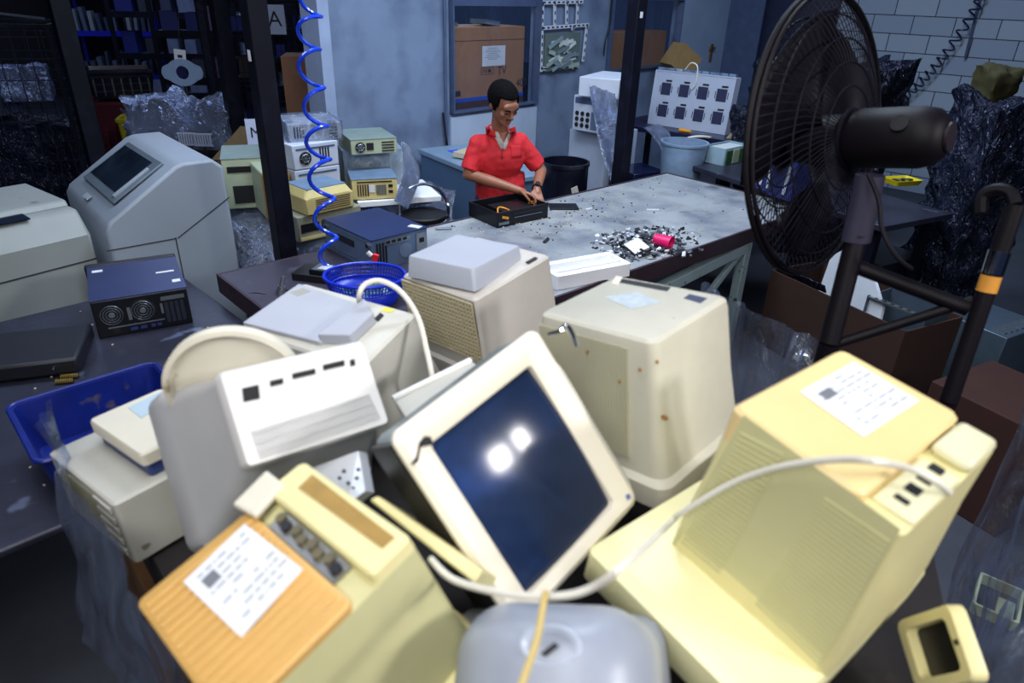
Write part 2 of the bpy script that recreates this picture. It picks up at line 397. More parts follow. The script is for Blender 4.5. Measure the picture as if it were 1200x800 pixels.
G().box((rx+.032, -.013, -.10), (.058, .022, .11)).done('raised_corner', mat('pale_yellow_beige', (216, 212, 176), .45), Em, bevel=.01)
G().box((rx+.032, -.020, .055), (.056, .008, .15)).done('socket_panel', mat('pale_yellow_beige', (1, 1, 1)), Em, bevel=.003)
for z, sz in ((-.01, .02), (.03, .014), (.065, .022), (.10, .012)):
    G().box((rx+.03, -.0155, z), (.02, .004, sz)).done('socket', dark, Em, bevel=.002)
label_plate(mwE, Em, ((937, 459), (1000, 424), (1077, 470), (1012, 512)), 1, .0006, seedv=5)
bars(mwE, Em, ((868, 506), (918, 532), (842, 674), (797, 637)), 2, h/2+.0003, .0018, 26, 'vent_grille', palegrn)
bars(mwE, Em, ((967, 583), (1043, 634), (960, 782), (884, 709)), 2, h/2+.0003, .0018, 28, 'vent_grille', palegrn)
P = [loc_on(mwE, x, y, 2, h/2+.0001) for x, y in ((872, 486), (1056, 620), (958, 786), (785, 640))]
G().prism(P, (0, 0, 0), (0, 0, .0002)).done('vent_side', palegrn, Em, smooth=False)
G().crt([(-d+.014, w+.09, h+.15, -.035, .035, .014), (-d+.004, w+.10, h+.17, -.035, .045, .014), (-d-.06, w+.10, h+.165, -.035, .045, .014), (-d-.085, w+.07, h+.13, -.035, .045, .02)]).done('bezel', mat('bright_cream_yellow', (234, 228, 176), .4, var=.05, vs=3), Em)

# ---- F : ribbed monitor
mwF = MW((0.259, 1.351, 1.602), (1.628, -.145, -.785))
Fm = thing('crt_monitor', 'beige CRT monitor standing face down with ribbed side and two slots in its top', 'monitor', mwF.translation, mwF.to_euler(), PILE)
w, h, d = .309, .284, .3
G().crt([(0, w-.02, h-.02, 0, 0, .02), (-.006, w-.006, h-.006, 0, 0, .022), (-.02, w, h, 0, 0, .024), (-.16, w+.012, h+.01, 0, 0, .024), (-d, w+.04, h+.03, 0, 0, .03), (-d-.01, w+.07, h+.06, 0, 0, .03), (-d-.06, w+.07, h+.06, 0, 0, .03)]).done('housing', mat('drab_beige_plastic', (194, 190, 174), .48, var=.08, stain=((160, 146, 116), 14, .74)), Fm)
g = G()
for i in range(34):
    x = -w/2+.01+i*(w-.075)/33
    g.rings([[(x-.0022, -.025, h/2-.002), (x+.0022, -.025, h/2-.002), (x+.0022, -.025, h/2+.0035), (x-.0022, -.025, h/2+.0035)],
             [(x-.0022, -.27, h/2+.008), (x+.0022, -.27, h/2+.008), (x+.0022, -.27, h/2+.019), (x-.0022, -.27, h/2+.019)]])
g.done('rib_grille', mat('olive_rib_plastic', (186, 182, 156), .5, var=.08), Fm, smooth=False)
G().prism([loc_on(mwF, x, y, 1, -.001) for x, y in ((718, 330), (724, 326), (786, 337), (782, 342))], (0, 0, 0), (0, .0016, 0)).done('handle_slot', dark, Fm, smooth=False)
G().prism([loc_on(mwF, x, y, 1, -.001) for x, y in ((801, 350), (808, 345), (829, 350), (821, 356))], (0, 0, 0), (0, .0016, 0)).done('socket_slot', mat('dim_blue_slot', (40, 46, 78), .6, var=.2), Fm, smooth=False)
bars(mwF, Fm, ((716, 333), (722, 324), (790, 337), (786, 345)), 1, 0, .002, 1, 'slot_rim', beige, fill=.12)
G().prism([loc_on(mwF, x, y, 1, .0003) for x, y in ((708, 348), (745, 342), (775, 354), (740, 362))], (0, 0, 0), (0, .0004, 0)).done('worn_sticker', mat('faded_blue_sticker', (176, 186, 192), .5, var=.2, vs=50), Fm, smooth=False)
for (x, y) in ((779, 489), (726, 447), (750, 433), (688, 412), (770, 424)):
    p = loc_on(mwF, x, y, 2, h/2+.0085); G().ell(p, (.0035 if y != 489 else .008, .004 if y != 489 else .006, .003)).done('rust_spot', mat('rust_brown', (150, 100, 40), .8), Fm)

# ---- G : perforated monitor
mwG = MW((-0.115, 1.906, 1.468), (1.727, -.062, -.741))
Gm = thing('crt_monitor', 'beige CRT monitor behind the heap with a perforated side and grey square foot on top', 'monitor', mwG.translation, mwG.to_euler(), PILE)
w, h, d = .314, .318, .30
G().crt([(0, w-.012, h-.012, 0, 0, .012), (-.006, w, h, 0, 0, .014), (-d+.06, w+.012, h+.012, 0, 0, .014), (-d+.05, w+.03, h+.03, 0, 0, .02), (-d, w+.03, h+.03, 0, 0, .02)]).done('housing', mat('pinkish_beige_plastic', (190, 184, 176), .48, var=.08), Gm)
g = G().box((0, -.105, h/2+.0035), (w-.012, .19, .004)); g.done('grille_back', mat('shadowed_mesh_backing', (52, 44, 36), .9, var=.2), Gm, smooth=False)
g = G()
for i in range(24): g.box((-w/2+.008+i*(w-.016)/23, -.105, h/2+.0075), (.0055, .19, .004))
for j in range(15): g.box((0, -.012-j*.186/14, h/2+.0078), (w-.012, .0055, .0045))
g.done('perforated_grille', mat('olive_beige_plastic', (190, 178, 146), .5, var=.1), Gm, smooth=False)
mwg = MW((-0.147, 1.887, 1.519), (1.593, -.066, -.589))
foot = G().crt([(.0, .232, .224, 0, 0, .008), (-.004, .238, .23, 0, 0, .01), (-.062, .25, .24, 0, 0, .01)]).done('square_foot', coolgrey, Gm, mw=mwg)
G().box((.135, .004, -.10), (.012, .003, .04)).done('latch', dark, Gm)

# ---- H : monitor with grey plate
mwH = MW((-0.452, 1.507, 1.461), (1.85, -.025, -.527))
Hm = thing('crt_monitor', 'beige CRT monitor with a flat grey plate on top beside the perforated monitor', 'monitor', mwH.translation, mwH.to_euler(), PILE)
w, h, d = .383, .215, .2
G().crt([(0, w-.012, h-.012, 0, 0, .012), (-.006, w, h, 0, 0, .014), (-.12, w+.01, h+.02, 0, 0, .02), (-d-.05, w+.03, h+.06, 0, 0, .02)]).done('housing', mat('light_beige_plastic', (194, 192, 182), .48, var=.08), Hm)
plate(mwH, Hm, ((286, 382), (352, 336), (428, 362), (376, 405)), 1, .0005, .012, 'grey_plate', coolgrey, bevel=.003)
plate(mwH, Hm, ((376, 403), (430, 360), (441, 378), (414, 404)), 1, .0008, .03, 'riser_block', coolgrey, bevel=.003)
plate(mwH, Hm, ((439, 374), (446, 367), (450, 370), (443, 377)), 1, .0005, .003, 'slot', dark)
plate(mwH, Hm, ((446, 364), (452, 360), (463, 363), (458, 366)), 1, .0005, .001, 'yellow_sticker', mat('yellow_tape', (226, 220, 60), .5, var=0))
bars(mwH, Hm, ((340, 343), (356, 338), (366, 342), (350, 348)), 1, .012, .001, 3, 'moulded_text', mat('faint_text', (150, 146, 120), .6, var=0))

# ---- J : grey drive units at left under B
mwJ = MW((-0.79, 1.25, 1.335), (1.604, -.092, -.654))
J = thing('disk_drive_unit', 'flat beige drive unit with blue recess on top of the case at pile left', 'drive unit', mwJ.translation, mwJ.to_euler())
G().crt([(0, .242, .162, 0, 0, .01), (-.005, .25, .168, 0, 0, .012), (-.03, .25, .168, 0, 0, .012)]).done('top_cover', beige, J)
G().crt([(-.03, .235, .15, 0, 0, .01), (-.062, .235, .15, 0, 0, .01)]).done('recessed_side', mat('blue_glimpse', (40, 58, 110), .4, var=.3), J)
plate(mwJ, J, ((150, 478), (190, 458), (200, 466), (166, 490)), 1, .0005, .001, 'pale_sticker', mat('pale_blue_sticker', (176, 196, 208), .5, var=.1))
mwJ2 = mwJ @ Matrix.Translation((-.02, -.063, .015))
J2 = thing('computer_case', 'beige ventilated computer case wrapped in film at the left end of the heap', 'computer case', mwJ2.translation, mwJ2.to_euler())
G().crt([(0, .32, .25, 0, .02, .008), (-.004, .33, .26, 0, .02, .01), (-.15, .33, .26, 0, .02, .01)]).done('casing', greige, J2)
g = G()
for i in range(16): g.box((-.06+i*.008, -.075, .153), (.0035, .12, .003))
g.done('side_vent', mat('dim_beige', (150, 148, 128), .6), J2, smooth=False)
g = G()
for i in range(5): g.box((.11, -.02-i*.026, .154), (.08, .012, .004))
g.done('front_bay', greige, J2, smooth=False)

# ---- D : dome backed monitor bottom centre
cD = Dp(652, 800, .82)
mwD = MW(cD, (radians(62), radians(4), radians(176)))
Dm = thing('crt_monitor', 'rounded blue grey CRT monitor back with an oval recess at the bottom of the heap', 'monitor', mwD.translation, mwD.to_euler(), PILE)
secs = []
for i in range(15):
    a = pi/2*i/14
    secs.append((.03-.15*(1-cos(a)), .04+.24*sin(a), .03+.20*sin(a), 0, 0, .018+.06*sin(a)))
secs += [(-.2, .30, .25, 0, 0, .05), (-.24, .33, .28, 0, 0, .03), (-.29, .33, .28, 0, 0, .03)]
G().crt([(y, w, h, cx, cz, r) for y, w, h, cx, cz, r in secs], 8).done('housing', domegrey, Dm)
from mathutils.bvhtree import BVHTree
hm = [o for o in Dm.children][0].data; bvd = BVHTree.FromPolygons([v.co for v in hm.vertices], [tuple(p.vertices) for p in hm.polygons])
def on_dome(x, y):
    inv = mwD.inverted(); h = bvd.ray_cast(inv @ CP, (inv.to_3x3() @ ray(x, y)).normalized()); return h[0] if h[0] is not None else loc_on(mwD, x, y, 1, .012)
pc = on_dome(645, 757); pc.y -= .01
g = G(); 
def ov(rx, rz, y, c): return [(c[0]+rx*cos(2*pi*i/28), y, c[2]+rz*sin(2*pi*i/28)) for i in range(28)]
g.rings([ov(.040, .028, pc.y-.015, pc), ov(.038, .026, pc.y+.010, pc), ov(.034, .022, pc.y+.014, pc), ov(.028, .017, pc.y+.010, pc), ov(.025, .014, pc.y+.002, pc)], True, True)
g.done('oval_recess', mat('light_blue_grey', (182, 190, 206), .3, var=.05), Dm)
plate(mwD, Dm, ((634, 766), (650, 753), (655, 757), (639, 770)), 1, pc.y+.011, .003, 'slot', dark)

# ---- small things round the pile
P = [Dp(432, 585, 1.06), Dp(442, 580, 1.06), Dp(566, 668, .98), Dp(556, 684, .97)]
nn = (P[1]-P[0]).cross(P[2]-P[0]).normalized()*.22
if nn.z > 0: nn = -nn
tag(G().prism(P, (0, 0, 0), nn*.8).done('yellow_casing_strip', yellowp, bevel=.004), 'narrow yellowed casing wedged between the amber monitor and the screen monitor', 'casing')
t = thing('stripped_bezel', 'yellow grey monitor frame standing at the right edge under clear film', 'monitor frame', Dp(1092, 760, 1.12))
t.scale = (.52, .52, .52)
mwS = MW(Dp(1092, 760, 1.12), (radians(-8), radians(-60), radians(-78)))
t.rotation_euler = mwS.to_euler()
g = G(); g.rings([ringat(.20, .15, .02, .0), ringat(.27, .21, .03, .0), ringat(.28, .22, .03, .012), ringat(.28, .22, .03, .05), ringat(.20, .15, .02, .05)], False, False); g.rings([ringat(.20, .15, .02, .0), ringat(.20, .15, .02, .05)], False, False)
g.done('frame', yellowp, t)
G().box((0, .045, 0), (.23, .01, .17)).done('tube_shadow_plate', blackp, t)
G().box((.12, -.003, 0), (.014, .004, .014)).done('button', blackp, t)
# perforated white plate between B and A
t = G().prism([Dp(366, 548, 1.22), Dp(420, 528, 1.22), Dp(428, 575, 1.15), Dp(408, 590, 1.12)], (0, 0, 0), (0.01, .02, -.02)).done('perforated_plate', mat('white_punched_metal', (214, 216, 222), .4, .2, var=.1), smooth=False)
tag(t, 'white punched metal plate showing between the ported monitor and the screen monitor', 'plate')
for (x, y) in ((398, 560), (408, 566), (414, 572), (403, 552), (418, 560), (410, 578), (420, 550)):
    p = Dp(x, y, 1.15); G().ell(p, (.0035, .0035, .0035), u=8, v=6).done('punch_hole', dark, t)

# cables
cw = mat('white_cable', (222, 218, 206), .4, var=.03); cy_ = mat('yellowed_cable', (196, 172, 104), .45, var=.05)
ptsE = []
for x, y, o in ((786, 612, .03), (800, 600, .03), (850, 570, .02), (890, 553, .015), (935, 543, .02), (985, 538, .03), (1030, 541, .035)):
    ptsE.append(mwE @ loc_on(mwE, x, y, 2, h/2+.1+o if False else .163+o))
pts = [Dp(505, 655, .98), Dp(530, 678, .92), Dp(580, 693, .86), Dp(640, 699, .82), Dp(690, 690, .80), Dp(740, 655, .79)] + ptsE + [mwE @ loc_on(mwE, 1070, 550, 1, .02), mwE @ loc_on(mwE, 1095, 563, 1, .012), mwE @ loc_on(mwE, 1112, 577, 1, -.012)]
tag(G().tube(pts, .0048, 10).done('power_cable', cw), 'long white cable draped across the dark screen and the big yellow monitor', 'cable')
tag(G().tube([Dp(640, 692, .80), Dp(636, 712, .79), Dp(629, 750, .76), Dp(612, 800, .72), Dp(600, 840, .7)], .0042, 10).done('power_cable', cy_), 'short yellowed cable hanging down over the rounded grey monitor', 'cable')
pts = [mwH @ loc_on(mwH, 421, 356, 1, .001), Dp(421, 345, 1.66), Dp(428, 333, 1.66), Dp(446, 329, 1.66), Dp(470, 342, 1.65), Dp(490, 372, 1.62), Dp(500, 410, 1.6), Dp(506, 438, 1.58), Dp(508, 455, 1.6)]
tag(G().tube(pts, .0065, 10).done('power_cable', cw), 'white cable looping up from the plated monitor beside the perforated one', 'cable')

# clear stretch film round the pallet
film = plastic_film('stretch_film', (190, 204, 236), .55, 9, .10)
def skirt(pts, z1, z0, amp, seedv, n=70, flare=.05, m=18):
    P = catmull(pts, 12); L = len(P)-1
    def fn(u, v):
        p = P[min(int(u*L), L)].lerp(P[min(int(u*L)+1, L)], u*L-int(u*L)) if u < 1 else P[-1]
        top = z1(u) if callable(z1) else z1
        z = top+(z0-top)*v
        q = Vector((p.x, p.y, 0)); out = (q-Vector((.05, 1.35, 0))).normalized()
        w = noise.noise(Vector((u*9+seedv, v*2.2, .3)))*amp*(1-.3*v)+noise.noise(Vector((u*30+seedv, v*4, 1.3)))*amp*.5
        q += out*(w+flare*v*v); q.z = z + noise.noise(Vector((u*6, 0, seedv)))*.03*(1-v); return q
    return G().sheet(fn, n, m)
Lp = [(-1.10, 1.38, 0), (-1.03, 1.24, 0), (-.86, 1.06, 0), (-.6, .78, 0), (-.42, .62, 0), (-.15, .44, 0)]
g = skirt(Lp, lambda u: 1.30-.15*max(0, u-.4), .72, .05, 2)
tag(g.done('stretch_film', film), 'clear stretch film hanging round the left side of the monitor heap', 'plastic film')
Rp = [(.42, .42, 0), (.72, .58, 0), (.9, .82, 0), (1.12, 1.14, 0), (1.19, 1.36, 0)]
g = skirt(Rp, lambda u: 1.12+.36*u*u, .7, .05, 5)
tag(g.done('stretch_film', film), 'clear stretch film hanging round the right corner below the big yellow monitor', 'plastic film')
Bp = [(.98, 1.55, 0), (.84, 1.9, 0), (.66, 2.24, 0)]
g = skirt(Bp, 1.3, .8, .04, 8)
tag(g.done('stretch_film', film), 'streaky clear film behind the ribbed monitor above the dark floor', 'plastic film')
# ================================================================== SETTING
BA = radians(42.6); bu = Vector((cos(BA), sin(BA), 0)); bn = Vector((-sin(BA), cos(BA), 0)); BO = Vector((-1.49, 3.21, 0))
def Bw(s, t, z=0): return BO+bu*s+bn*t+Vector((0, 0, z))
WA = radians(47); wu = Vector((cos(WA), sin(WA), 0)); wn = Vector((-sin(WA), cos(WA), 0)); WO = Bw(2, 2)
def Ww(s, t, z=0): return WO+wu*s+wn*t+Vector((0, 0, z))
def Wpx(x, y, t=0):
    p = Pp(x, y, WO+wn*t, wn); return ((p-WO).dot(wu), p.z)
floorm = mat('dusty_concrete_floor', (66, 69, 80), .55, var=.35, vs=1.6, bump=.15, bs=12)
wallm = mat('scuffed_blue_wall_paint', (120, 138, 166), .6, var=.14, vs=1.6, bump=.08, bs=5, stain=((84, 98, 126), 2.6, .47, .3))
whitew = mat('pale_blue_panel_paint', (176, 192, 214), .55, var=.1, vs=3, stain=((110, 120, 140), 9, .68))
frm = mat('dark_blue_frame_paint', (74, 90, 122), .5, var=.2)
struct(G().box((0, 8, -.05), (40, 34, .1)).done('floor', floorm, smooth=False))
def wbox(name, s0, s1, z0, z1, t0, t1, m, parent=None, **k):
    o = G().box(((s0+s1)/2, (t0+t1)/2, (z0+z1)/2), (s1-s0, t1-t0, z1-z0)).done(name, m, smooth=False, **k)
    o.location = WO; o.rotation_euler = (0, 0, WA); return o
wl, _ = Wpx(385, 60); a1, zs = Wpx(527, 137); a2, _ = Wpx(628, 118); _, zt = Wpx(527, 18)
b1, zb = Wpx(709, 80); b2, _ = Wpx(790, 76); dr, _ = Wpx(850, 10)
ZT = 3.4; zs = 1.11; zt = 2.02
g = G()
def wseg(s0, s1, z0, z1): g.box(((s0+s1)/2, .06, (z0+z1)/2), (s1-s0, .12, z1-z0))
wseg(wl, a1, 0, ZT); wseg(a1, a2, 0, zs); wseg(a1, a2, zt+.22, ZT); wseg(a2, b1, 0, ZT); wseg(b1, b2, 0, 1.36); wseg(b1, b2, 2.16, ZT); wseg(b2, 6.5, 0, ZT)
o = struct(g.done('wall_back', wallm, smooth=False)); o.location = WO; o.rotation_euler = (0, 0, WA)
# pier at the wall's free end
o = struct(wbox('trim_1', wl-.10, wl, 0, ZT, -.05, .2, mat('pale_grey_pier_paint', (150, 166, 196), .6, var=.15, vs=4)))
# window 1
def wframe(name, s0, s1, z0, z1, t, wdt, m):
    g = G()
    for a, b, c, d in ((s0-wdt, s0, z0-wdt, z1+wdt), (s1, s1+wdt, z0-wdt, z1+wdt), (s0, s1, z0-wdt, z0), (s0, s1, z1, z1+wdt)):
        g.box(((a+b)/2, t, (c+d)/2), (b-a, .1, d-c))
    o = g.done(name, m, smooth=False); o.location = WO; o.rotation_euler = (0, 0, WA); return struct(o)
wframe('window_1', a1+.03, a2-.03, zs+.03, zt+.19, -.0, .016, frm)
wframe('window_2', b1+.03, b2-.03, 1.39, 2.13, -.0, .018, frm)
struct(wbox('trim_2', a1, a2, .5, zs-.02, -.02, 0, whitew))
struct(wbox('trim_3', a1, a2, zt+.03, zt+.2, .02, .06, mat('dim_blue_lintel', (70, 84, 118), .6, var=.15)))
glass = plastic_film('dusty_window_glass', (150, 175, 220), .05, 3, .08)
struct(wbox('window_3', a1+.03, a2-.03, zs+.03, zt+.03, .03, .036, glass))
struct(wbox('window_4', b1+.03, b2-.03, 1.39, 2.13, .03, .036, glass))
# vertical pipe and joint lines
struct(G().cyl(Ww(a1-.07, -.03, .3), Ww(a1-.07, -.03, 2.6), .014, n=10).done('trim_4', frm))
# block wall
blk = bpy.data.materials.new('painted_block_wall'); blk.use_nodes = True; nt = blk.node_tree; N = nt.nodes; L = nt.links
b = N['Principled BSDF']; b.inputs['Roughness'].default_value = .6
tc = N.new('ShaderNodeTexCoord'); br = N.new('ShaderNodeTexBrick'); L.new(tc.outputs['Object'], br.inputs['Vector'])
br.inputs['Scale'].default_value = 1; br.inputs['Brick Width'].default_value = .46; br.inputs['Row Height'].default_value = .205; br.inputs['Mortar Size'].default_value = .006; br.inputs['Mortar Smooth'].default_value = .2
br.inputs['Color1'].default_value = S((168, 184, 200)); br.inputs['Color2'].default_value = S((152, 168, 190)); br.inputs['Mortar'].default_value = S((34, 40, 62))
L.new(br.outputs['Color'], b.inputs['Base Color'])
bp = N.new('ShaderNodeBump'); bp.inputs['Strength'].default_value = .5; bp.invert = True; L.new(br.outputs['Fac'], bp.inputs['Height']); L.new(bp.outputs[0], b.inputs['Normal'])
# built in its own frame: x along wall, y up, z out
BS = 6.5
o = G().box((3.0, 1.7, -.06), (4.9, 3.4, .12)).done('wall_right', blk, smooth=False)
ex = -wn; ez = -wu; ey = Vector((0, 0, 1))
def frame_mw(o_, x, y, z):
    m = Matrix.Identity(4)
    for i in range(3): m[i][0], m[i][1], m[i][2], m[i][3] = x[i], y[i], z[i], o_[i]
    return m
o.matrix_basis = frame_mw(Ww(BS, .0), ex, ey, ez); struct(o)
struct(wbox('door_1', dr+.03, dr+.06, 0, 2.4, -.55, 0, frm))  # edge of the door jamb
# pale door leaf with handle at the wall's far end
ds, dz = Wpx(794, 40); de, _ = Wpx(848, 40)
dl = struct(wbox('door_2', ds, de, 0, 2.35, -.05, -.005, mat('pale_blue_door_paint', (152, 172, 200), .5, var=.12, vs=2)))
hs, hz_ = Wpx(829, 58)
hp = G().box((hs, -.065, 1.5), (.04, .02, .22)); hp.box((hs-.02, -.09, 1.56), (.12, .02, .03)); hp.done('door_handle', mat('worn_brass', (130, 100, 50), .4, .6), dl)
struct(wbox('wall_far', -40, 8, 0, 5.2, 11.5, 11.6, mat('far_dark_wall', (12, 14, 24), .8, var=.3, vs=1)))
# dark doorway in the corner
dkm = mat('dark_opening_shutter', (12, 14, 26), .9, var=.3, vs=3)
struct(wbox('door_3', de+.03, 6.42, 0, 2.7, -.05, -.01, dkm))
pq = Pp(986, 8, Ww(BS, 0), wu); tq = (pq-WO).dot(wn)
struct(wbox('door_4', BS-.06, BS-.01, 0, 2.7, tq, -.02, mat('dim_blue_shutter', (34, 44, 76), .7, var=.2)))
# ================================================================== POSTS
postm = mat('dark_blue_steel_paint', (12, 14, 28), .55, .05, var=.3, vs=3, spec=.2, stain=((30, 34, 58), 5, .55, .3))
def post(name, x, y, w, label, rz, zt=3.6, ang=BA):
    p = Vector((x, y, 0)); t = thing('steel_post', label, 'post', p, ang)
    G().box((0, 0, zt/2), (w, w, zt)).done('shaft', postm, t, bevel=.006)
    G().box((0, 0, .008), (w+.1, w+.1, .016)).done('foot_plate', postm, t)
    return t
pA = Zp(343, 300, .87)+bn*.09; t1 = post('p', pA.x, pA.y, .10, 'dark steel post behind the workbench corner with blue coiled hose beside it', 0)
G().box((-.0605, -.02, 1.93-.05), (.002, .03, .05)).done('white_tag', labelw, t1)
pB = Zp(738, 210, .87)+bn*.1; t2 = post('p', pB.x, pB.y, .105, 'dark steel post behind the workbench with silver film hanging beside it', 0)
G().box((-.01, -.0535, 2.06), (.03, .002, .04)).done('white_tag', labelw, t2)
pC = Dp(107, 160, 6.3); post('p', pC.x, pC.y, .15, 'dark steel post beside the wire cages behind the slanted lid cabinet', 0, 3.8)
pD = Dp(270, 100, 7.2); post('p', pD.x, pD.y, .15, 'thin dark steel post behind the film wrapped heap on the black crate', 0, 3.8)

# ================================================================== WORKBENCH
bench_top = mat('worn_grey_bench_steel', (164, 168, 170), .42, .1, var=.22, vs=3.0, c2=(112, 118, 130), cov=(.3, .6), bump=.05, bs=40, stain=((74, 74, 84), 5, .62, .2))
bench_edge = mat('rusty_purple_bench_edge', (62, 48, 58), .5, .3, var=.3, vs=6)
bt = thing('workbench', 'long steel topped workbench the man in red works at', 'workbench', BO, BA)
BL = 3.72; BWd = 1.25; BZ = .87
G().box((BL/2, -BWd/2, BZ-.01), (BL, BWd, .02)).done('tabletop', bench_top, bt, bevel=.003)
G().box((.5, -BWd/2, BZ+.0015), (1.0, BWd, .004)).done('dark_plate', mat('dark_purple_steel_plate', (66, 62, 76), .42, .3, var=.25, vs=4, stain=((104, 102, 118), 9, .62, .2)), bt)
g = G()
for c, d in (((BL/2, -BWd-.008, BZ-.045), (BL+.03, .016, .10)), ((BL/2, .008, BZ-.045), (BL+.03, .016, .10)), ((-.008, -BWd/2, BZ-.045), (.016, BWd, .10)), ((BL+.008, -BWd/2, BZ-.045), (.016, BWd, .10))): g.box(c, d)
g.done('apron', bench_edge, bt, bevel=.002)
def leg_frame(x, m):
    g = G()
    for y in (-.12, -BWd+.12): g.box((x, y, (BZ-.1)/2), (.06, .05, BZ-.1))
    g.box((x, -BWd/2, BZ-.13), (.06, BWd-.14, .06)); g.box((x, -BWd/2, .2), (.05, BWd-.2, .04))
    return g.done('leg_frame', m, bt, bevel=.004)
legm = mat('chipped_white_leg_paint', (150, 172, 178), .5, .2, var=.15, vs=8, stain=((70, 60, 46), 18, .66))
leg_frame(.2, legm); leg_frame(1.5, legm)
g = G(); x = 2.95
y0 = -BWd+.02
g.box((x, -.12, .385), (.07, .05, .77)); g.box((x, y0-.0, .385), (.07, .06, .77)); g.box((x, -BWd/2, .74), (.07, BWd-.12, .06))
g.box((x-.5, y0, .70), (1.05, .06, .07), (0, -.08, 0)); g.box((x-.32, y0, .52), (.68, .035, .04), (0, -.62, 0)); g.done('leg_frame', legm, bt, bevel=.004)
# steel offcuts bench at lower left
lt = thing('workbench', 'dark steel bench at left carrying the black computer tower', 'workbench', (-1.8, 3.45, 0), radians(-45))
lm = mat('dark_stained_steel_top', (52, 54, 70), .38, .3, var=.4, vs=3, bump=.06, bs=30, stain=((100, 108, 134), 5, .68))
G().box((.85, -1.0, .735), (1.7, 2.0, .03)).done('tabletop', lm, lt, bevel=.01)
for (x, y) in ((.08, -.08), (1.62, -.08), (.08, -1.92), (1.62, -1.92)): G().box((x, y, .36), (.05, .05, .72)).done('leg', postm, lt)
# bench at the far right end
f0 = Zp(800, 199, .90); f1 = Zp(945, 247, .90)
ba = atan2(f1.y-f0.y, f1.x-f0.x); f0 = f0+Vector((-sin(ba), cos(ba), 0))*.07+bu*.07; r2 = thing('workbench', 'dark low bench beyond the far end of the long workbench carrying green and blue bins', 'workbench', f0, ba)
G().box((.90, .35, .002), (1.80, .74, .04)).done('tabletop', lm, r2, bevel=.004)
for (x, y) in ((.10, .3), (1.7, .08), (.08, .62), (1.7, .62)): G().box((x, y, -.46), (.05, .05, .88)).done('leg', postm, r2)

# ================================================================== LEFT CABINETS
cabm = mat('blue_grey_cabinet_paint', (146, 156, 168), .42, var=.08, vs=1.5, stain=((120, 124, 118), 5, .7))
cabm2 = mat('grey_green_cabinet_paint', (144, 150, 148), .5, var=.12, vs=1.5, stain=((110, 106, 90), 4, .68))
smoked = mat('smoked_glass', (30, 40, 54), .08, var=.5, vs=5, coat=.6)
w, ys, dd, zf, z2 = 1.067, .455, .714, .948, 1.229
m1 = thing('machine_cabinet', 'tall pale cabinet with a slanted lid and smoked glass window', 'cabinet', (-2.696, 4.125, 0), -.847)
prof = [(0, .02), (0, zf-.05), (.03, zf), (ys-.02, z2-.015), (ys+.03, z2), (dd-.06, z2), (dd, z2-.05), (dd, .02)]
G().rings([[(x, y, z) for y, z in prof] for x in (-w/2, w/2)]).done('body', cabm, m1, bevel=.018, seg=3)
sl = atan2(z2-zf, ys); cy, cz = ys/2, (zf+z2)/2
R_ = Matrix.Rotation(sl, 3, 'X'); nrm = R_ @ Vector((0, 0, 1)); base = Vector((0, cy, cz))
G().box(base+nrm*.006+R_ @ Vector((.02, .035, 0)), (.74, .37, .014), (sl, 0, 0)).done('window_frame', mat('grey_window_frame', (110, 122, 134), .35, .3, var=.1), m1, bevel=.004)
G().box(base+nrm*.013+R_ @ Vector((-.02, .045, 0)), (.60, .28, .006), (sl, 0, 0)).done('glass', smoked, m1)
G().box(base+nrm*.017+R_ @ Vector((.33, .01, 0)), (.03, .26, .016), (sl, 0, 0)).done('handle', cabm, m1, bevel=.004)
G().box(base+nrm*.004+R_ @ Vector((-.02, -.22, 0)), (.11, .035, .004), (sl, 0, 0)).done('latch', mat('pale_latch', (180, 188, 194), .4, .3), m1)
sm = mat('panel_seam', (40, 46, 58), .8, var=0)
g = G(); x = w/2+.001
g.box((x, .17, zf-.16), (.003, .38, .006)); g.box((x, .36, .42), (.003, .006, .75)); g.box((x, .545, zf-.16+.10), (.003, .006, .40), (radians(-60), 0, 0))
g.done('panel_seam', sm, m1, smooth=False)
p0 = Zp(107, 274, .85); p1 = Zp(0, 299, .85); xa = (p0-p1); xa.z = 0; m2a = atan2(xa.y, xa.x)
m2 = thing('machine_cabinet', 'low grey green cabinet with a raised back lid at the left edge', 'cabinet', (p0.x, p0.y, 0), m2a)
prof = [(0, .02), (0, .85), (.10, .985), (.72, 1.0), (.72, .02)]
G().rings([[(x, y, z) for y, z in prof] for x in (-1.25, 0)]).done('body', cabm2, m2, bevel=.02, seg=3)
G().rings([[(x, y, z) for y, z in [(.17, .985), (.2, 1.02), (.72, 1.03), (.72, .985)]] for x in (-1.24, -.01)]).done('lid', cabm2, m2, bevel=.01)
G().box((-.62, .45, 1.028), (.5, .32, .008)).done('glass', smoked, m2)
G().box((-.36, .12, .992), (.2, .10, .006), (radians(5), 0, 0)).done('display', smoked, m2)
g = G().box((-.625, -.001, .70), (1.24, .004, .008)); g.done('panel_seam', sm, m2, smooth=False)
G().box((-.60, -.003, .655), (.05, .004, .04)).done('blue_badge', mat('blue_badge', (40, 70, 200), .4, var=0), m2)

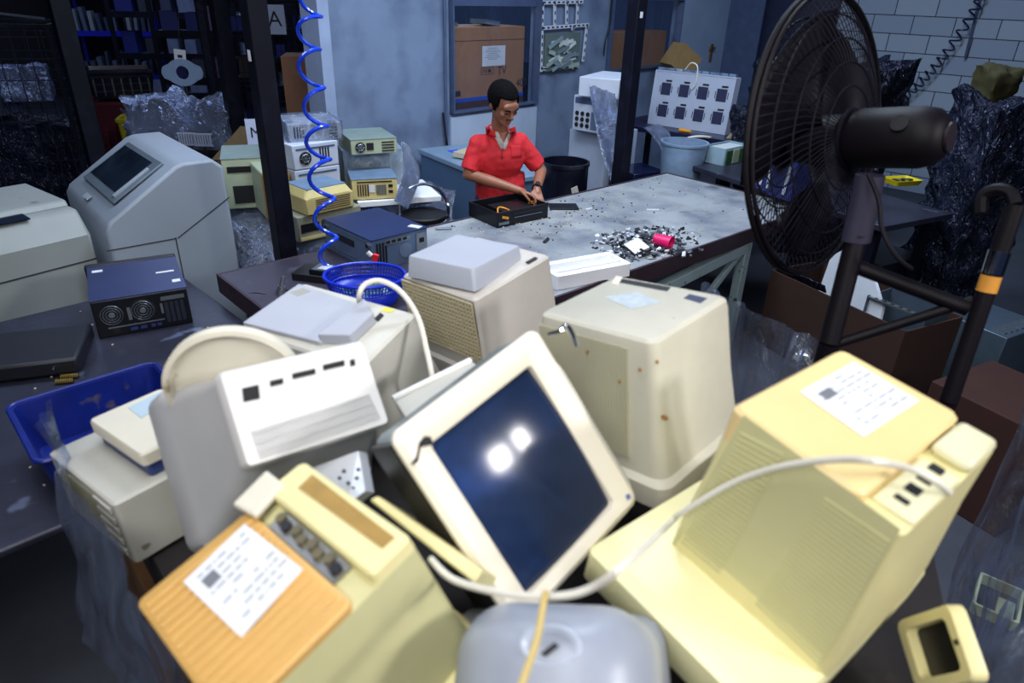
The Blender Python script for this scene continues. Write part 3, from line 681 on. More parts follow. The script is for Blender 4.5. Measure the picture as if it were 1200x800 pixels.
# ================================================================== COMPUTERS ON BENCHES
bluedk = mat('deep_blue_case_lid', (34, 46, 92), .35, .2, var=.25, vs=3, stain=((90, 104, 150), 9, .72))
blackc = mat('black_case_steel', (20, 22, 30), .4, .3, var=.3)
t = thing('computer_tower', 'black computer tower lying on its side on the dark left bench', 'computer', (-1.801, 3.0, .75), .533)
w, d, h = .39, .459, .176
G().box((0, 0, h/2), (w, d, h)).done('case', blackc, t, bevel=.004)
G().box((0, .01, h+.002), (w+.006, d+.01, .004)).done('side_panel', bluedk, t)
G().box((-.005, d/2+.02, h/2), (w+.02, .045, h+.02)).done('front_bezel', blackp, t, bevel=.01)
y = -d/2-.003
for cx, r in ((-.125, .042), (.0, .055)):
    f = G().cyl((cx, y+.004, .105), (cx, y-.001, .105), r, n=24).done('fan_grille', mat('dark_grille', (36, 38, 46), .5, .4), t)
    gg = G()
    for k in range(4): gg.tube([(cx+(.012+.011*k)*cos(a), y-.002, .105+(.012+.011*k)*sin(a)) for a in [2*pi*i/20 for i in range(20)]], .0015, 6, 1, True)
    gg.cyl((cx, y, .105), (cx, y-.004, .105), .012, n=14); gg.done('fan_ring', steel, f)
g = G()
for i in range(4): g.box((.098+i*.022, y, .075), (.016, .004, .10))
g.done('slot_cover', mat('dim_slot_steel', (60, 66, 80), .4, .6), t, smooth=False)
G().box((.13, y-.001, .145), (.10, .003, .018)).done('perforated_strip', steel, t)
G().box((-.035, y-.001, .045), (.23, .003, .006)).done('port_strip', steel, t)
G().box((-.12, y-.001, .028), (.03, .004, .022)).done('power_socket', dark, t)
for i, (cx, ww) in enumerate(((-.05, .03), (-.01, .026), (.03, .018), (.055, .018))): G().box((cx, y-.002, .025), (ww, .004, .014)).done('port', mat('port_blue', (50, 60, 120), .4), t)
G().box((-.055, y-.003, .1), (.014, .004, .06)).done('bracket', steel, t); G().box((.078, y-.003, .1), (.01, .004, .05)).done('bracket', steel, t)
G().box((-.155, .16, h+.0045), (.045, .03, .001)).done('sticker', labelw, t); G().box((.13, .02, h+.0045), (.08, .018, .001)).done('sticker', labelw, t); G().box((.165, -.12, h+.0045), (.035, .035, .001)).done('sticker', labelw, t)

casebl = mat('light_blue_case_steel', (110, 132, 164), .35, .45, var=.12)
t = thing('computer_tower', 'blue topped computer tower with open bays lying on the long workbench', 'computer', (-.771, 3.608, .87), -.796)
w, d, h = .47, .354, .167
G().box((0, 0, h/2), (w, d, h)).done('case', casebl, t, bevel=.004)
G().box((.0, .0, h+.002), (w+.008, d+.008, .004)).done('side_panel', bluedk, t)
# the long face (-y) carries feet and a label, the end (+x) carries slots and ports
for x, z in ((-.21, .04), (-.21, .135), (.205, .04), (.205, .135)):
    f = G().cyl((x, -d/2, z), (x, -d/2-.012, z), .016, n=18).done('foot', steel, t); G().cyl((x, -d/2-.0121, z), (x, -d/2-.0135, z), .011, n=18).done('foot_pad', dark, f)
G().box((-.02, -d/2-.001, .105), (.17, .003, .035)).done('rating_label', mat('black_label', (30, 34, 44), .5, var=.6, vs=70), t)
g = G(); 
for z in (.03, .15): g.box((0, -d/2-.001, z), (.4, .003, .004))
g.done('pressed_ridge', casebl, t)
x = w/2+.002
g = G()
for i in range(4): g.box((x, -d/2+.03+i*.018, .085), (.004, .009, .12))
g.done('slot_opening', dark, t, smooth=False)
G().cyl((x-.001, .03, .075), (x+.004, .03, .075), .04, n=22).done('fan_grille', mat('pale_fan_grille', (130, 148, 176), .4, .5), t)
G().box((x, -.02, .14), (.006, .16, .025)).done('port_strip', steel, t)
g = G()
for i in range(4): g.box((x+.002, -.08+i*.035, .142), (.006, .022, .014))
g.done('port', dark, t, smooth=False)
G().box((x, .135, .085), (.006, .07, .13)).done('power_supply', steel, t); G().box((x+.002, .135, .11), (.006, .03, .025)).done('power_socket', dark, t)
G().box((.19, .13, h+.006), (.07, .04, .004), (0, 0, .4)).done('sticker', labelw, t)
o = G().cyl(t.matrix_basis @ Vector((.21, -d/2-.02, .07)) if False else Bw(0,0), Bw(0,0,.1), .01) if False else None
pp = Dp(438, 300, 3.42)
t = thing('connector_plug', 'red and white plug dangling against the blue topped tower', 'plug', pp)
G().cyl((-.03, 0, .02), (-.012, 0, .002), .012, n=12).done('white_end', white_p, t)
G().box((.008, 0, -.008), (.03, .02, .04), (0, .3, 0)).done('red_end', mat('red_plastic', (220, 40, 40), .4), t, bevel=.004)

# ---- black chassis the man works on
CHL, CHY, CHD = (-.052, 4.363, .87), .67, (.414, .312, .098)
t = thing('computer_chassis', 'open black computer chassis under the hands of the man in red', 'computer', CHL, CHY)
w, d, h = CHD
g = G()
g.box((0, 0, .004), (w, d, .008)); g.box((0, -d/2+.004, h/2), (w, .012, h)); g.box((0, d/2-.004, h/2), (w, .008, h)); g.box((-w/2+.004, 0, h/2), (.008, d, h)); g.box((w/2-.004, 0, h/2), (.008, d, h))
g.done('case', blackc, t, bevel=.003)
G().box((.04, .03, .04), (w*.6, d*.6, .05)).done('power_supply', blackp, t, bevel=.003)
G().box((-w/2+.06, -d/2+.09, .05), (.05, .03, .03)).done('heat_sink', mat('blue_plastic', (50, 70, 140), .4), t, bevel=.003)
G().tube([(-w/2+.05, -.1, .05), (-w/2+.08, -.06, .095), (-w/2+.12, -.09, .09), (-w/2+.16, -.1, .06)], .005).done('orange_ribbon', mat('orange_plastic', (230, 150, 40), .4), t)
G().box((-w/2+.06, -d/2-.008, .06), (.05, .004, .016), (0, .3, 0)).done('yellow_ribbon', mat('orange_plastic', (230, 150, 40)), t)
G().box((-w/2+.05, -d/2-.006, .025), (.08, .004, .018)).done('port_panel', steel, t)
G().box((.04, -d/2-.004, h*.72), (w*.6, .004, .012)).done('drive_slot', dark, t); G().box((.04, -d/2-.004, h*.5), (w*.55, .004, .004)).done('drive_slot', steel, t)
p = Zp(660, 243, .87)
t = G().box((0, 0, .006), (.20, .13, .012)).done('drive_cover', blackc, bevel=.002, loc=p, rot=(0, 0, .1)); tag(t, 'small flat black cover lying on the bench right of the chassis', 'cover')

# ---- styrofoam tray
st = mat('white_foam', (236, 238, 244), .8, var=.02, bump=.1, bs=150)
t = thing('foam_tray', 'white foam packing tray with a long groove on the bench edge', 'foam tray', (.364, 3.353, .87), .515)
w, d, h = .46, .20, .07
g = G().rings([[(x, y, 0) for x, y in rrect(w, d, .01)], [(x, y, h) for x, y in rrect(w, d, .012)], [(x, y, h) for x, y in rrect(w-.05, d-.08, .02)], [(x, y, .02) for x, y in rrect(w-.07, d-.1, .02)]]); g.done('shell', st, t, smooth=False)
G().box((0, -.02, .045), (w-.06, .03, .045)).done('inner_ridge', st, t)

# ---- pink cup
p = Zp(776, 291, .87)+Vector((0, 0, .045))
ax = Vector((.62, -.45, -.05)).normalized()
g = G(); a_, b_ = ax.orthogonal().normalized(), None; b_ = ax.cross(a_)
rg = lambda c, r: [c+a_*r*cos(2*pi*i/24)+b_*r*sin(2*pi*i/24) for i in range(24)]
g.rings([rg(p-ax*.055, .001), rg(p-ax*.055, .03), rg(p+ax*.05, .043), rg(p+ax*.052, .045), rg(p+ax*.052, .041), rg(p-ax*.05, .027), rg(p-ax*.05, .001)], False, False)
tag(g.done('paper_cup', mat('magenta_pink_plastic', (236, 30, 110), .35)), 'bright pink cup lying on its side among the screws and scraps', 'cup')

# ---- scrap heap: countless bits
rnd = random.Random(4)
mb = [mat('black_scrap', (26, 28, 36), .5), mat('white_scrap', (206, 210, 216), .5), mat('steel_scrap', (140, 146, 156), .3, .7)]
gs = [G(), G(), G()]
for i in range(560):
    u, v = rnd.gauss(0, .5), rnd.gauss(0, .5)
    if abs(u) > 1 or abs(v) > 1: continue
    p = Zp(756+u*62+v*6, 287+v*18-u*6, .87); s = rnd.uniform(.008, .035); k = rnd.choice([0, 0, 0, 1, 2, 2])
    gs[k].box(p+Vector((0, 0, rnd.uniform(.004, .03)*(1-abs(u)))), (s, s*rnd.uniform(.3, 1), rnd.uniform(.003, .012)), (rnd.uniform(-.6, .6), rnd.uniform(-.6, .6), rnd.uniform(0, 3)))
for g, m, nm in zip(gs, mb, ('black', 'white', 'steel')):
    tag(g.done('scrap_pieces', m, smooth=False), {'black': 'black plastic scraps heaped round the pink cup', 'white': 'white plastic scraps mixed into the heap by the pink cup', 'steel': 'steel scraps and brackets mixed into the heap by the pink cup'}[nm], 'scrap', kind='stuff')
p = Zp(746, 288, .905); tag(G().box((0, 0, 0), (.11, .10, .004), (.3, -.2, .6)).done('card_square', white_p, loc=p), 'white square card lying in the scrap heap left of the pink cup', 'card')
# screws and crumbs scattered on the top
g = G(); g2 = G()
for i in range(420):
    s = rnd.uniform(.75, 3.5); t_ = -rnd.random()**1.3*1.15-.04
    if rnd.random() < .55: s = rnd.gauss(2.15, .35); t_ = rnd.gauss(-.32, .16)
    if t_ > -.03 or s > 3.6: continue
    p = Bw(s, t_, BZ); z = rnd.uniform(.004, .012)
    (g if rnd.random() < .7 else g2).box(p+Vector((0, 0, .003)), (z, z*rnd.uniform(.4, 1), .005), (0, 0, rnd.uniform(0, 3)))
tag(g.done('loose_screws', mat('pale_brass_screws', (214, 204, 176), .4, .2), smooth=False), 'small pale screws and crumbs scattered over the long workbench', 'screws', kind='stuff')
tag(g2.done('loose_crumbs', mb[0], smooth=False), 'small dark crumbs scattered over the long workbench', 'crumbs', kind='stuff')
g = G()
for i in range(60):
    p = Vector((-1.8, 3.45, .75))+Vector((cos(-pi/4), sin(-pi/4), 0))*rnd.uniform(.1, 1.6)+Vector((sin(-pi/4), -cos(-pi/4), 0))*rnd.uniform(.1, 1.6)
    g.box(p+Vector((0, 0, .003)), (.008, .005, .004), (0, 0, rnd.uniform(0, 3)))
tag(g.done('loose_screws', mat('pale_brass_screws', (1, 1, 1)), smooth=False), 'few small screws scattered over the dark left bench', 'screws', kind='stuff')
for (x, y, l, a, lab, m) in ((520, 269, .10, .2, 'small slotted steel bracket lying left of the black chassis', steel), (765, 247, .09, .1, 'slim pale stick lying alone on the middle of the long workbench', mb[1]), (690, 246, .06, .7, 'tiny pale strip lying on the bench beyond the black cover', mb[1]), (640, 283, .07, 1.2, 'dark curved clip on the bench in front of the chassis', mb[0])):
    tag(G().box((0, 0, .006), (l, .018, .012), (0, 0, a)).done('bracket', m, loc=Zp(x, y, .87), bevel=.002), lab, 'bracket')

# ---- hard drive on black drive near the blue basket
p = Zp(372, 325, .87); t = thing('optical_drive', 'black optical drive lying under a bare hard drive at the bench end', 'disk drive', p, -.2)
G().box((0, 0, .02), (.2, .15, .04)).done('case', blackp, t, bevel=.003)
p = Zp(383, 319, .91); t = thing('hard_drive', 'bare hard drive with white label on top of the black drive', 'hard drive', p, -.25)
G().box((0, 0, .013), (.14, .1, .024)).done('case', blackc, t, bevel=.003); G().box((.0, 0, .0255), (.12, .085, .001)).done('cover_plate', steel, t); G().box((.005, 0, .0265), (.08, .055, .001)).done('paper_label', labelw, t)
p = Zp(329, 345, .87); t = thing('metal_connector', 'small blue grey metal connector standing on the bench end', 'connector', p)
G().cyl((0, 0, 0), (.01, 0, .045), .022, .018, 12).done('barrel', steel, t); G().cyl((.01, 0, .045), (.02, .01, .09), .012, .010, 12).done('nozzle', steel, t); G().cyl((-.03, .02, .008), (.04, .05, .008), .008, n=8).done('pin', blackp, t)
g = G(); 
tag(G().tube([Zp(291, 344, .873), Zp(300, 343, .875), Zp(312, 345, .873)], .002).done('loose_pin', blackc), 'thin dark rod lying on the purple bench end', 'rod')

# ---- blue basket
bluep = mat('bright_blue_plastic', (16, 44, 190), .35, var=.15)
bc = Zp(430, 352, .87); t = thing('plastic_basket', 'round bright blue basket of circuit scraps behind the beige monitors', 'basket', bc)
g = G(); rr = lambda r, z: [(r*1.15*cos(2*pi*i/36), r*.95*sin(2*pi*i/36), z) for i in range(36)]
g.rings([rr(.12, 0), rr(.15, .075)], True, False); g.done('lower_wall', bluep, t, solid=.003)
g = G(); g.tube([(.168*1.12*cos(2*pi*i/36), .168*.93*sin(2*pi*i/36), .13) for i in range(36)], .008, 8, 1, True); g.tube([(.152*1.12*cos(2*pi*i/36), .152*.93*sin(2*pi*i/36), .076) for i in range(36)], .005, 8, 1, True)
for i in range(72):
    a = 2*pi*i/72; g.tube([(.152*1.12*cos(a), .152*.93*sin(a), .076), (.168*1.12*cos(a), .168*.93*sin(a), .13)], .003, 5, 1)
for z in (.092, .11): g.tube([((.152+.016*(z-.076)/.054)*1.12*cos(2*pi*i/36), (.152+.016*(z-.076)/.054)*.93*sin(2*pi*i/36), z) for i in range(36)], .003, 5, 1, True)
g.done('rim', bluep, t)
g = G()
for i in range(60):
    a, r = rnd.uniform(0, 6.28), rnd.random()**.5*.115; g.box((r*cos(a), r*.85*sin(a), rnd.uniform(.02, .06)), (.04, .025, .003), (rnd.uniform(-.6, .6), rnd.uniform(-.6, .6), rnd.uniform(0, 3)))
o = g.done('circuit_scraps', mat('green_circuit', (70, 120, 100), .4, var=.6, vs=30), smooth=False, loc=bc+Vector((0, 0, .002))); tag(o, 'small green circuit board scraps inside the round blue basket', 'scrap', kind='stuff')

# ---- stool with chromed ring back
c = Zp(497, 253, .75); c = Vector((c.x, c.y, -.13)); t = thing('steel_stool', 'round black seated stool with a chrome hoop standing behind the blue topped tower', 'stool', c)
G().cyl((0, 0, .86), (0, 0, .90), .16, .165, 28).done('seat', mat('black_vinyl', (14, 15, 20), .5), t, bevel=.01)
g = G().tube([(-.17, .0, .87), (-.165, .03, .98), (-.10, .06, 1.06), (0.0, .07, 1.09), (.10, .05, 1.06), (.165, .02, .97), (.17, .0, .87)], .011, 10); g.done('hoop', chrome, t)
for a in (.8, 2.4, 3.9, 5.5): G().cyl((.12*cos(a), .12*sin(a), .86), (.2*cos(a), .2*sin(a), .13), .012, n=10).done('leg', chrome, t)

# ---- left bench: crate, slab, wrench, pins
crb = mat('deep_blue_crate_plastic', (14, 34, 120), .4, var=.3, vs=6, stain=((90, 84, 92), 7, .66))
t = thing('plastic_crate', 'empty blue crate with scuffed inner wall on the dark left bench', 'crate', (-1.344, 1.883, .765), .773)
w, d, h = .45, .40, .17
g = G().rings([[(x, y, 0) for x, y in rrect(w-.06, d-.06, .03)], [(x, y, h) for x, y in rrect(w, d, .035)], [(x, y, h) for x, y in rrect(w-.012, d-.012, .03)], [(x, y, .006) for x, y in rrect(w-.07, d-.07, .025)]]); g.done('shell', crb, t)
g = G().tube([(x, y, h) for x, y in rrect(w+.01, d+.01, .035, 5)], .009, 8, 1, True); g.done('rim', crb, t)
p = Zp(38, 425, .75); t = thing('laptop_base', 'thin black slab shaped computer lying at the left edge of the dark bench', 'computer', p, .35)
G().box((0, 0, .045), (.42, .34, .07)).done('case', mat('soft_black_case', (20, 22, 32), .5, var=.3), t, bevel=.012); G().box((.16, -.173, .045), (.06, .003, .03)).done('port', dark, t)
a, b = Zp(62, 432, .80), Zp(90, 405, .80)
t = thing('spanner', 'small shiny spanner leaning by the thin black computer', 'spanner', a); b = b-a
G().cyl((0, 0, 0), b, .005, n=8).done('shank', chrome, t); G().ell(b, (.013, .013, .005)).done('head', chrome, t)
for k, (x, y) in enumerate(((82, 443), (76, 449))):
    t = thing('pin_header', ('row of gold pins beside the blue crate, farther of the two rows', 'row of gold pins beside the blue crate, nearer of the two rows')[k], 'connector', Zp(x, y, .752), .25)
    G().box((0, 0, .004), (.065, .012, .008)).done('strip', blackp, t)
    g = G()
    for i in range(8): g.box((-.028+i*.008, 0, .012), (.003, .014, .012))
    g.done('pins', mat('gold_pins', (214, 180, 90), .3, .6), t, smooth=False)
# ================================================================== BEHIND THE BENCH
def crinkle(name, c, sc=14, rough=.2, metal=.8, dist=.05):
    if name in MATS: return MATS[name]
    m = bpy.data.materials.new(name); m.use_nodes = True; nt = m.node_tree; N = nt.nodes; L = nt.links
    b = N['Principled BSDF']; b.inputs['Roughness'].default_value = rough; b.inputs['Metallic'].default_value = metal; b.inputs['Base Color'].default_value = S(c)
    tc = N.new('ShaderNodeTexCoord'); nz = N.new('ShaderNodeTexNoise'); nz.inputs['Scale'].default_value = sc; nz.inputs['Detail'].default_value = 3; nz.inputs['Distortion'].default_value = 1.5
    mp = N.new('ShaderNodeMapping'); mp.inputs['Scale'].default_value = (1.4, 1.4, .6); L.new(tc.outputs['Object'], mp.inputs[0]); L.new(mp.outputs[0], nz.inputs['Vector'])
    bp = N.new('ShaderNodeBump'); bp.inputs['Strength'].default_value = 1; bp.inputs['Distance'].default_value = dist; L.new(nz.outputs['Fac'], bp.inputs['Height']); L.new(bp.outputs[0], b.inputs['Normal'])
    MATS[name] = m; return m
filmS = crinkle('silver_blue_film', (200, 212, 238), 42, .14, .85, .12)
filmD = crinkle('dark_film', (26, 30, 50), 14, .16, .3, .06)
def wrapped(c, size, yaw, m, amp=.03, sag=0, seedv=0, name='film_wrapped_stack', n=16):
    g = G(); hx, hy, hz = size[0]/2, size[1]/2, size[2]
    bmesh.ops.create_cube(g.bm, size=1, matrix=Matrix.Diagonal((1, 1, 1, 1)))
    bmesh.ops.subdivide_edges(g.bm, edges=g.bm.edges[:], cuts=n, use_grid_fill=True)
    for v in g.bm.verts:
        p = Vector((v.co.x*size[0], v.co.y*size[1], (v.co.z+.5)*hz)); q = p*7+Vector((seedv, seedv*2, 0))
        k = noise.noise(q)+.5*noise.noise(q*2.3)+.3*noise.noise(q*5)
        d = Vector((v.co.x, v.co.y, v.co.z*.7)).normalized()
        if p.z > .03: p += d*k*amp
        if sag and v.co.z > .3: p.z += (noise.noise(Vector((p.x*4+seedv, p.y*4, 3)))*sag)
        v.co = p
    return g.done(name, m, loc=c, rot=(0, 0, yaw), ang=60)
def cbox(name, label, cat, c, yaw, w, d, h, m, group=None, bevel=.006):
    t = thing(name, label, cat, c, yaw, group); G().box((0, 0, h/2), (w, d, h)).done('case', m, t, bevel=bevel); return t
cream = mat('cream_case', (214, 196, 130), .5, var=.1); palegreen = mat('pale_green_case', (168, 178, 150), .5, var=.12)
whitec = mat('white_case', (190, 198, 214), .45, var=.08); lid = mat('blue_grey_lid', (120, 146, 176), .4, .2, var=.15)
# base stacks in film
ws1 = wrapped(Bw(.88, .82, 0), (.74, .8, .78), BA, filmS, .035, .02, 3, n=22); tag(ws1, 'silver film wrapped stack of computers on the floor under the cream cases behind the bench', 'wrapped stack')
ws2 = wrapped(Bw(1.70, 1.10, 0), (.78, .62, .80), BA, filmS, .03, .02, 9, n=20); tag(ws2, 'silver film wrapped stack under the grey computers beside the blue chest', 'wrapped stack')
tag(G().box((0, 0, .02), (.6, .5, .04)).done('foam_sheet', st, loc=Bw(1.62, .92, .815), rot=(0, 0, .4), bevel=.004), 'white foam sheet under the small beige computer behind the bench', 'foam sheet')
def fanface(t, x, y, z, r, m=None):
    f = G().cyl((x, y, z), (x, y-.004, z), r, n=20).done('fan_grille', dark, t)
    g = G()
    for a in (0, pi/3, 2*pi/3): g.box((x, y-.005, z), (2*r, .003, .006), (0, a, 0))
    g.tube([(x+r*.6*cos(i*pi/9), y-.005, z+r*.6*sin(i*pi/9)) for i in range(18)], .003, 5, 1, True); g.done('fan_guard', steel, f, smooth=False)
t = cbox('desktop_computer', 'small beige desktop computer with blue lid on white foam behind the blue topped tower', 'computer', (-1.042, 4.863, .862), .315, .312, .33, .139, cream)
G().box((0, 0, .142), (.318, .335, .005)).done('lid', lid, t)
g = G()
for i in range(5): g.box((-.115+i*.017, -.167, .065), (.009, .004, .08))
g.done('slot_opening', mat('maroon_slot', (60, 30, 36), .6), t, smooth=False)
G().box((.045, -.167, .065), (.07, .003, .07)).done('vent', mat('grey_vent', (110, 112, 104), .6, var=.5, vs=90), t); G().box((-.02, -.167, .075), (.04, .003, .05)).done('paper_label', labelw, t)
for z in (.09, .05): G().box((.11, -.167, z), (.03, .004, .02)).done('socket', dark, t)
G().box((0, -.167, .122), (.24, .003, .008)).done('vent_strip', dark, t)
t = wrapped((-1.13, 5.24, .83), (.44, .34, .29), .4, crinkle('pale_film', (150, 166, 184), 9, .3, .1, .02), .012, 0, 4, 'film_wrapped_case'); tag(t, 'pale film wrapped case between the two grey computers by the wall', 'wrapped case')
t = cbox('desktop_computer', 'grey green desktop computer with round fan on top of the pale film wrapped case', 'computer', (-1.115, 5.12, 1.125), .452, .332, .42, .103, palegreen)
fanface(t, -.10, -.212, .052, .036); G().box((-.03, -.212, .055), (.05, .004, .05)).done('socket_panel', dark, t)
g = G()
for i in range(4): g.box((.10, -.212, .02+i*.02), (.09, .004, .008))
g.done('slot_opening', dark, t, smooth=False); G().box((0, 0, .105), (.336, .424, .004)).done('lid', mat('grey_green_lid', (124, 142, 138), .5, var=.15), t)
for k, (z, lab) in enumerate(((1.117, 'white computer case with round fan in the stack behind the blue coiled hose'), (.955, 'white computer case under the one with a round fan behind the blue hose'))):
    t = cbox('desktop_computer', lab, 'computer', (-1.458, 4.652, z), .781, .328, .39, .158, whitec)
    if k == 0:
        fanface(t, -.08, -.197, .07, .042)
        g = G()
        for i in range(4): g.box((.03+i*.02, -.197, .08), (.009, .004, .09))
        g.done('slot_opening', dark, t, smooth=False)
    G().box((.0, -.197, .13), (.28, .003, .01)).done('seam', frm, t)
    if k == 1: G().box((0, -.197, .06), (.2, .003, .04)).done('drive_bay', mat('dim_steel_blue', (96, 112, 140), .5), t)
t = cbox('desktop_computer', 'film covered white computer on top of the stack behind the blue hose', 'computer', (-1.417, 4.743, 1.278), .474, .344, .37, .11, whitec)
g = G()
for i in range(4): g.box((-.13+i*.018, -.187, .055), (.008, .004, .07)); g.box((.12, -.187, .02+i*.02), (.05, .004, .008))
g.done('slot_opening', dark, t, smooth=False)
wrapped((0, 0, -.005), (.36, .39, .125), 0, plastic_film('case_film', (190, 205, 230), .45, 12), .008, 0, 6, 'film').parent = t
t = cbox('desktop_computer', 'cream desktop computer with slatted side and light blue top behind the left post', 'computer', (-1.239, 4.163, .962), .82, .33, .30, .10, cream)
G().rings([[(x, y, z) for x, y in rrect(w_, d_, .03)] for w_, d_, z in ((.33, .30, .10), (.28, .25, .142))]).done('top_cover', cream, t)
G().box((0, 0, .145), (.27, .24, .006)).done('lid', lid, t)
g = G()
for i in range(6): g.box((.02, -.152, .02+i*.013), (.24, .003, .004))
g.done('side_vent', mat('brown_shadow_slot', (90, 74, 50), .7), t, smooth=False)
t = cbox('desktop_computer', 'beige desktop computer with dark slatted front under the cream one', 'computer', (-1.262, 4.19, .80), .78, .44, .34, .158, mat('dull_beige_case', (150, 150, 130), .5))
g = G()
for i in range(26): g.box((-.06+i*.0105, -.172, .085), (.005, .004, .06))
g.done('front_vent', dark, t, smooth=False); G().box((-.14, -.172, .085), (.12, .004, .05)).done('drive_bay', blackp, t); G().box((0, -.172, .02), (.42, .004, .018)).done('base_strip', cream, t)
p = Zp(299, 259, .80); t = thing('computer_tower', 'curved amber fronted computer tower leaning at the left end of the pile', 'computer', p+Vector((.05, .22, 0)), .55)
G().box((0, 0, .16), (.17, .40, .31)).done('case', palegreen, t, bevel=.01)
G().crt([(-.20, .175, .32, 0, .16, .02), (-.225, .16, .31, 0, .16, .03), (-.235, .11, .28, 0, .16, .03)]).done('front_bezel', mat('dark_amber_plastic', (170, 122, 40), .45, var=.1), t)
G().box((.0, -.237, .20), (.08, .004, .012)).done('drive_slot', cream, t); G().box((0, -.237, .12), (.08, .004, .004)).done('drive_slot', blackp, t)
p = Zp(276, 246, .80); tag(wrapped((p.x-.02, p.y+.26, 0), (.30, .42, .79), .35, filmS, .02, .01, 77), 'film wrapped block under the dull green computer case beside the slanted cabinet', 'wrapped stack'); t = thing('computer_tower', 'dull green computer case standing farthest left in the pile behind the slanted cabinet', 'computer', p+Vector((.0, .25, 0)), .35)
G().box((0, 0, .17), (.26, .44, .34)).done('case', palegreen, t, bevel=.008); G().box((0, -.222, .27), (.2, .004, .04)).done('drive_bay', blackp, t); G().box((0, -.222, .10), (.16, .004, .12)).done('slot_opening', dark, t); G().box((0, 0, .342), (.265, .445, .005)).done('lid', mat('grey_green_lid', (1, 1, 1)), t)
# film sheet hanging over b2's right
def drape(pl, m, name, label, amp=.02, n=14, mm=24, seedv=0):
    # pl: (left, right) edge polylines
    A_, B_ = catmull(pl[0], 8), catmull(pl[1], 8)
    def fn(u, v):
        i = v*(len(A_)-1); k = min(int(i), len(A_)-2); a = A_[k].lerp(A_[k+1], i-k); i2 = v*(len(B_)-1); k2 = min(int(i2), len(B_)-2); b = B_[k2].lerp(B_[k2+1], i2-k2)
        p = a.lerp(b, u); w_ = noise.noise(Vector((u*7+seedv, v*1.5, seedv)))*amp+noise.noise(Vector((u*17, v*4, seedv)))*amp*.5
        return p+Vector((.3, -1, .2))*w_
    return tag(G().sheet(fn, n, mm).done(name, m, solid=.002), label, 'plastic film')
drape(([Dp(470, 165, 5.0), Dp(472, 200, 4.9), Dp(462, 235, 4.7)], [Dp(478, 168, 5.0), Dp(492, 205, 4.9), Dp(478, 245, 4.7)]), filmS, 'hanging_film', 'pale crumpled film hanging between the grey computers and the blue chest', .015)
# blue chest
t = thing('chest_freezer', 'long blue grey chest against the wall behind the man', 'chest', (-.30, 6.02, 0), -.95)
fb = mat('blue_grey_chest_paint', (84, 112, 146), .45, .1, var=.12, vs=3)
G().box((0, 0, .41), (1.3, .55, .82)).done('body', fb, t, bevel=.01)
G().box((0, 0, .845), (1.33, .58, .05)).done('lid', mat('light_blue_grey_rim', (130, 156, 180), .4), t, bevel=.01)
G().box((-.25, -.05, .872), (.40, .10, .006)).done('blue_stripe', mat('vivid_blue', (30, 80, 240), .4), t); 
tag(G().box((0, 0, .02), (.5, .28, .04), (0, .05, 0)).done('paper_pad', mat('tan_paper', (196, 186, 160), .7), loc=(-.28, 6.02, .878), rot=(0, 0, -.5)), 'tan pad of papers lying on the blue grey chest behind the man', 'papers')
# ---- window carton
bc_ = mat('window_brown_carton', (158, 112, 80), .8, var=.1, vs=4); lightc = mat('pale_tape_paper', (196, 206, 232), .6, var=.05)
def on_wall_box(name, label, cat, s0, s1, z0, z1, t0, t1, m):
    t = thing(name, label, cat, Ww((s0+s1)/2, (t0+t1)/2, z0), WA); w_, d_, h_ = s1-s0, t1-t0, z1-z0
    G().box((0, 0, h_/2), (w_, d_, h_)).done('box', m, t, bevel=.006); return t, w_, d_, h_
zc = Wpx(575, 30, .15)[1]
t, w_, d_, h_ = on_wall_box('carton', 'big brown carton with a white sheet standing behind the window at the man', 'carton', a1+.05, a2-.06, 1.02, zc-.01, .14, .6, bc_)
cs = lambda x, y: (Wpx(x, y, .14)[0]-(a1+a2-.01)/2, Wpx(x, y, .14)[1]-1.02)
x0_, z0_ = cs(565, 78); x1_, z1_ = cs(592, 53)
G().box(((x0_+x1_)/2, -d_/2-.002, (z0_+z1_)/2), (x1_-x0_, .003, z1_-z0_)).done('white_sheet', labelw, t)
g = G()
for i in range(7): g.box(((x0_+x1_)/2-.02, -d_/2-.004, z1_-.02-i*.017), ((x1_-x0_)*.7*(.6+.4*((i*7) % 3)/2), .001, .004))
g.done('typed_lines', inkg, t, smooth=False)
inkb = mat('dark_print_ink', (44, 36, 40), .8, var=0)
x_, z_ = cs(588, 83); text('printed_letters', 'TV', .11, inkb, t, (x_, -d_/2-.002, z_), (pi/2, 0, 0))
x_, z_ = cs(571, 83); g = G()
for a, b, c, d in ((0, .032, .17, .004), (0, -.032, .17, .004), (-.085, 0, .004, .064), (.085, 0, .004, .064), (-.03, .012, .06, .004), (-.03, 0, .06, .004), (-.03, -.012, .06, .004), (.03, 0, .035, .03)): g.box((x_+a, -d_/2-.002, z_+b), (c, .002, d))
g.done('printed_panel', inkb, t, smooth=False)
x_, z_ = cs(611, 97); text('printed_letters', '400', .11, inkb, t, (x_, -d_/2-.002, z_), (pi/2, 0, 0))
x_, z_ = cs(535, 110); G().box((x_, -d_/2-.002, z_), (.10, .002, .05)).done('printed_patch', inkb, t)
za = cs(528, 119)[1]; zb_ = cs(627, 108)[1]
G().box((0, -d_/2-.003, (za+zb_)/2), (w_, .003, .035)).done('blue_tape', mat('blue_tape', (36, 84, 190), .4), t)
G().box((0, -d_/2-.0025, za-.075), (w_, .002, .11)).done('dark_band', mat('dark_brown_card', (72, 44, 34), .8), t)
G().box((0, -d_/2-.002, h_-.12), (w_, .002, .004)).done('flap_seam', inkb, t)
on_wall_box('carton', 'brown carton standing behind the far window right of the slotted strips', 'carton', b1+.06, b2-.05, 1.2, 1.78, .14, .5, bc_)
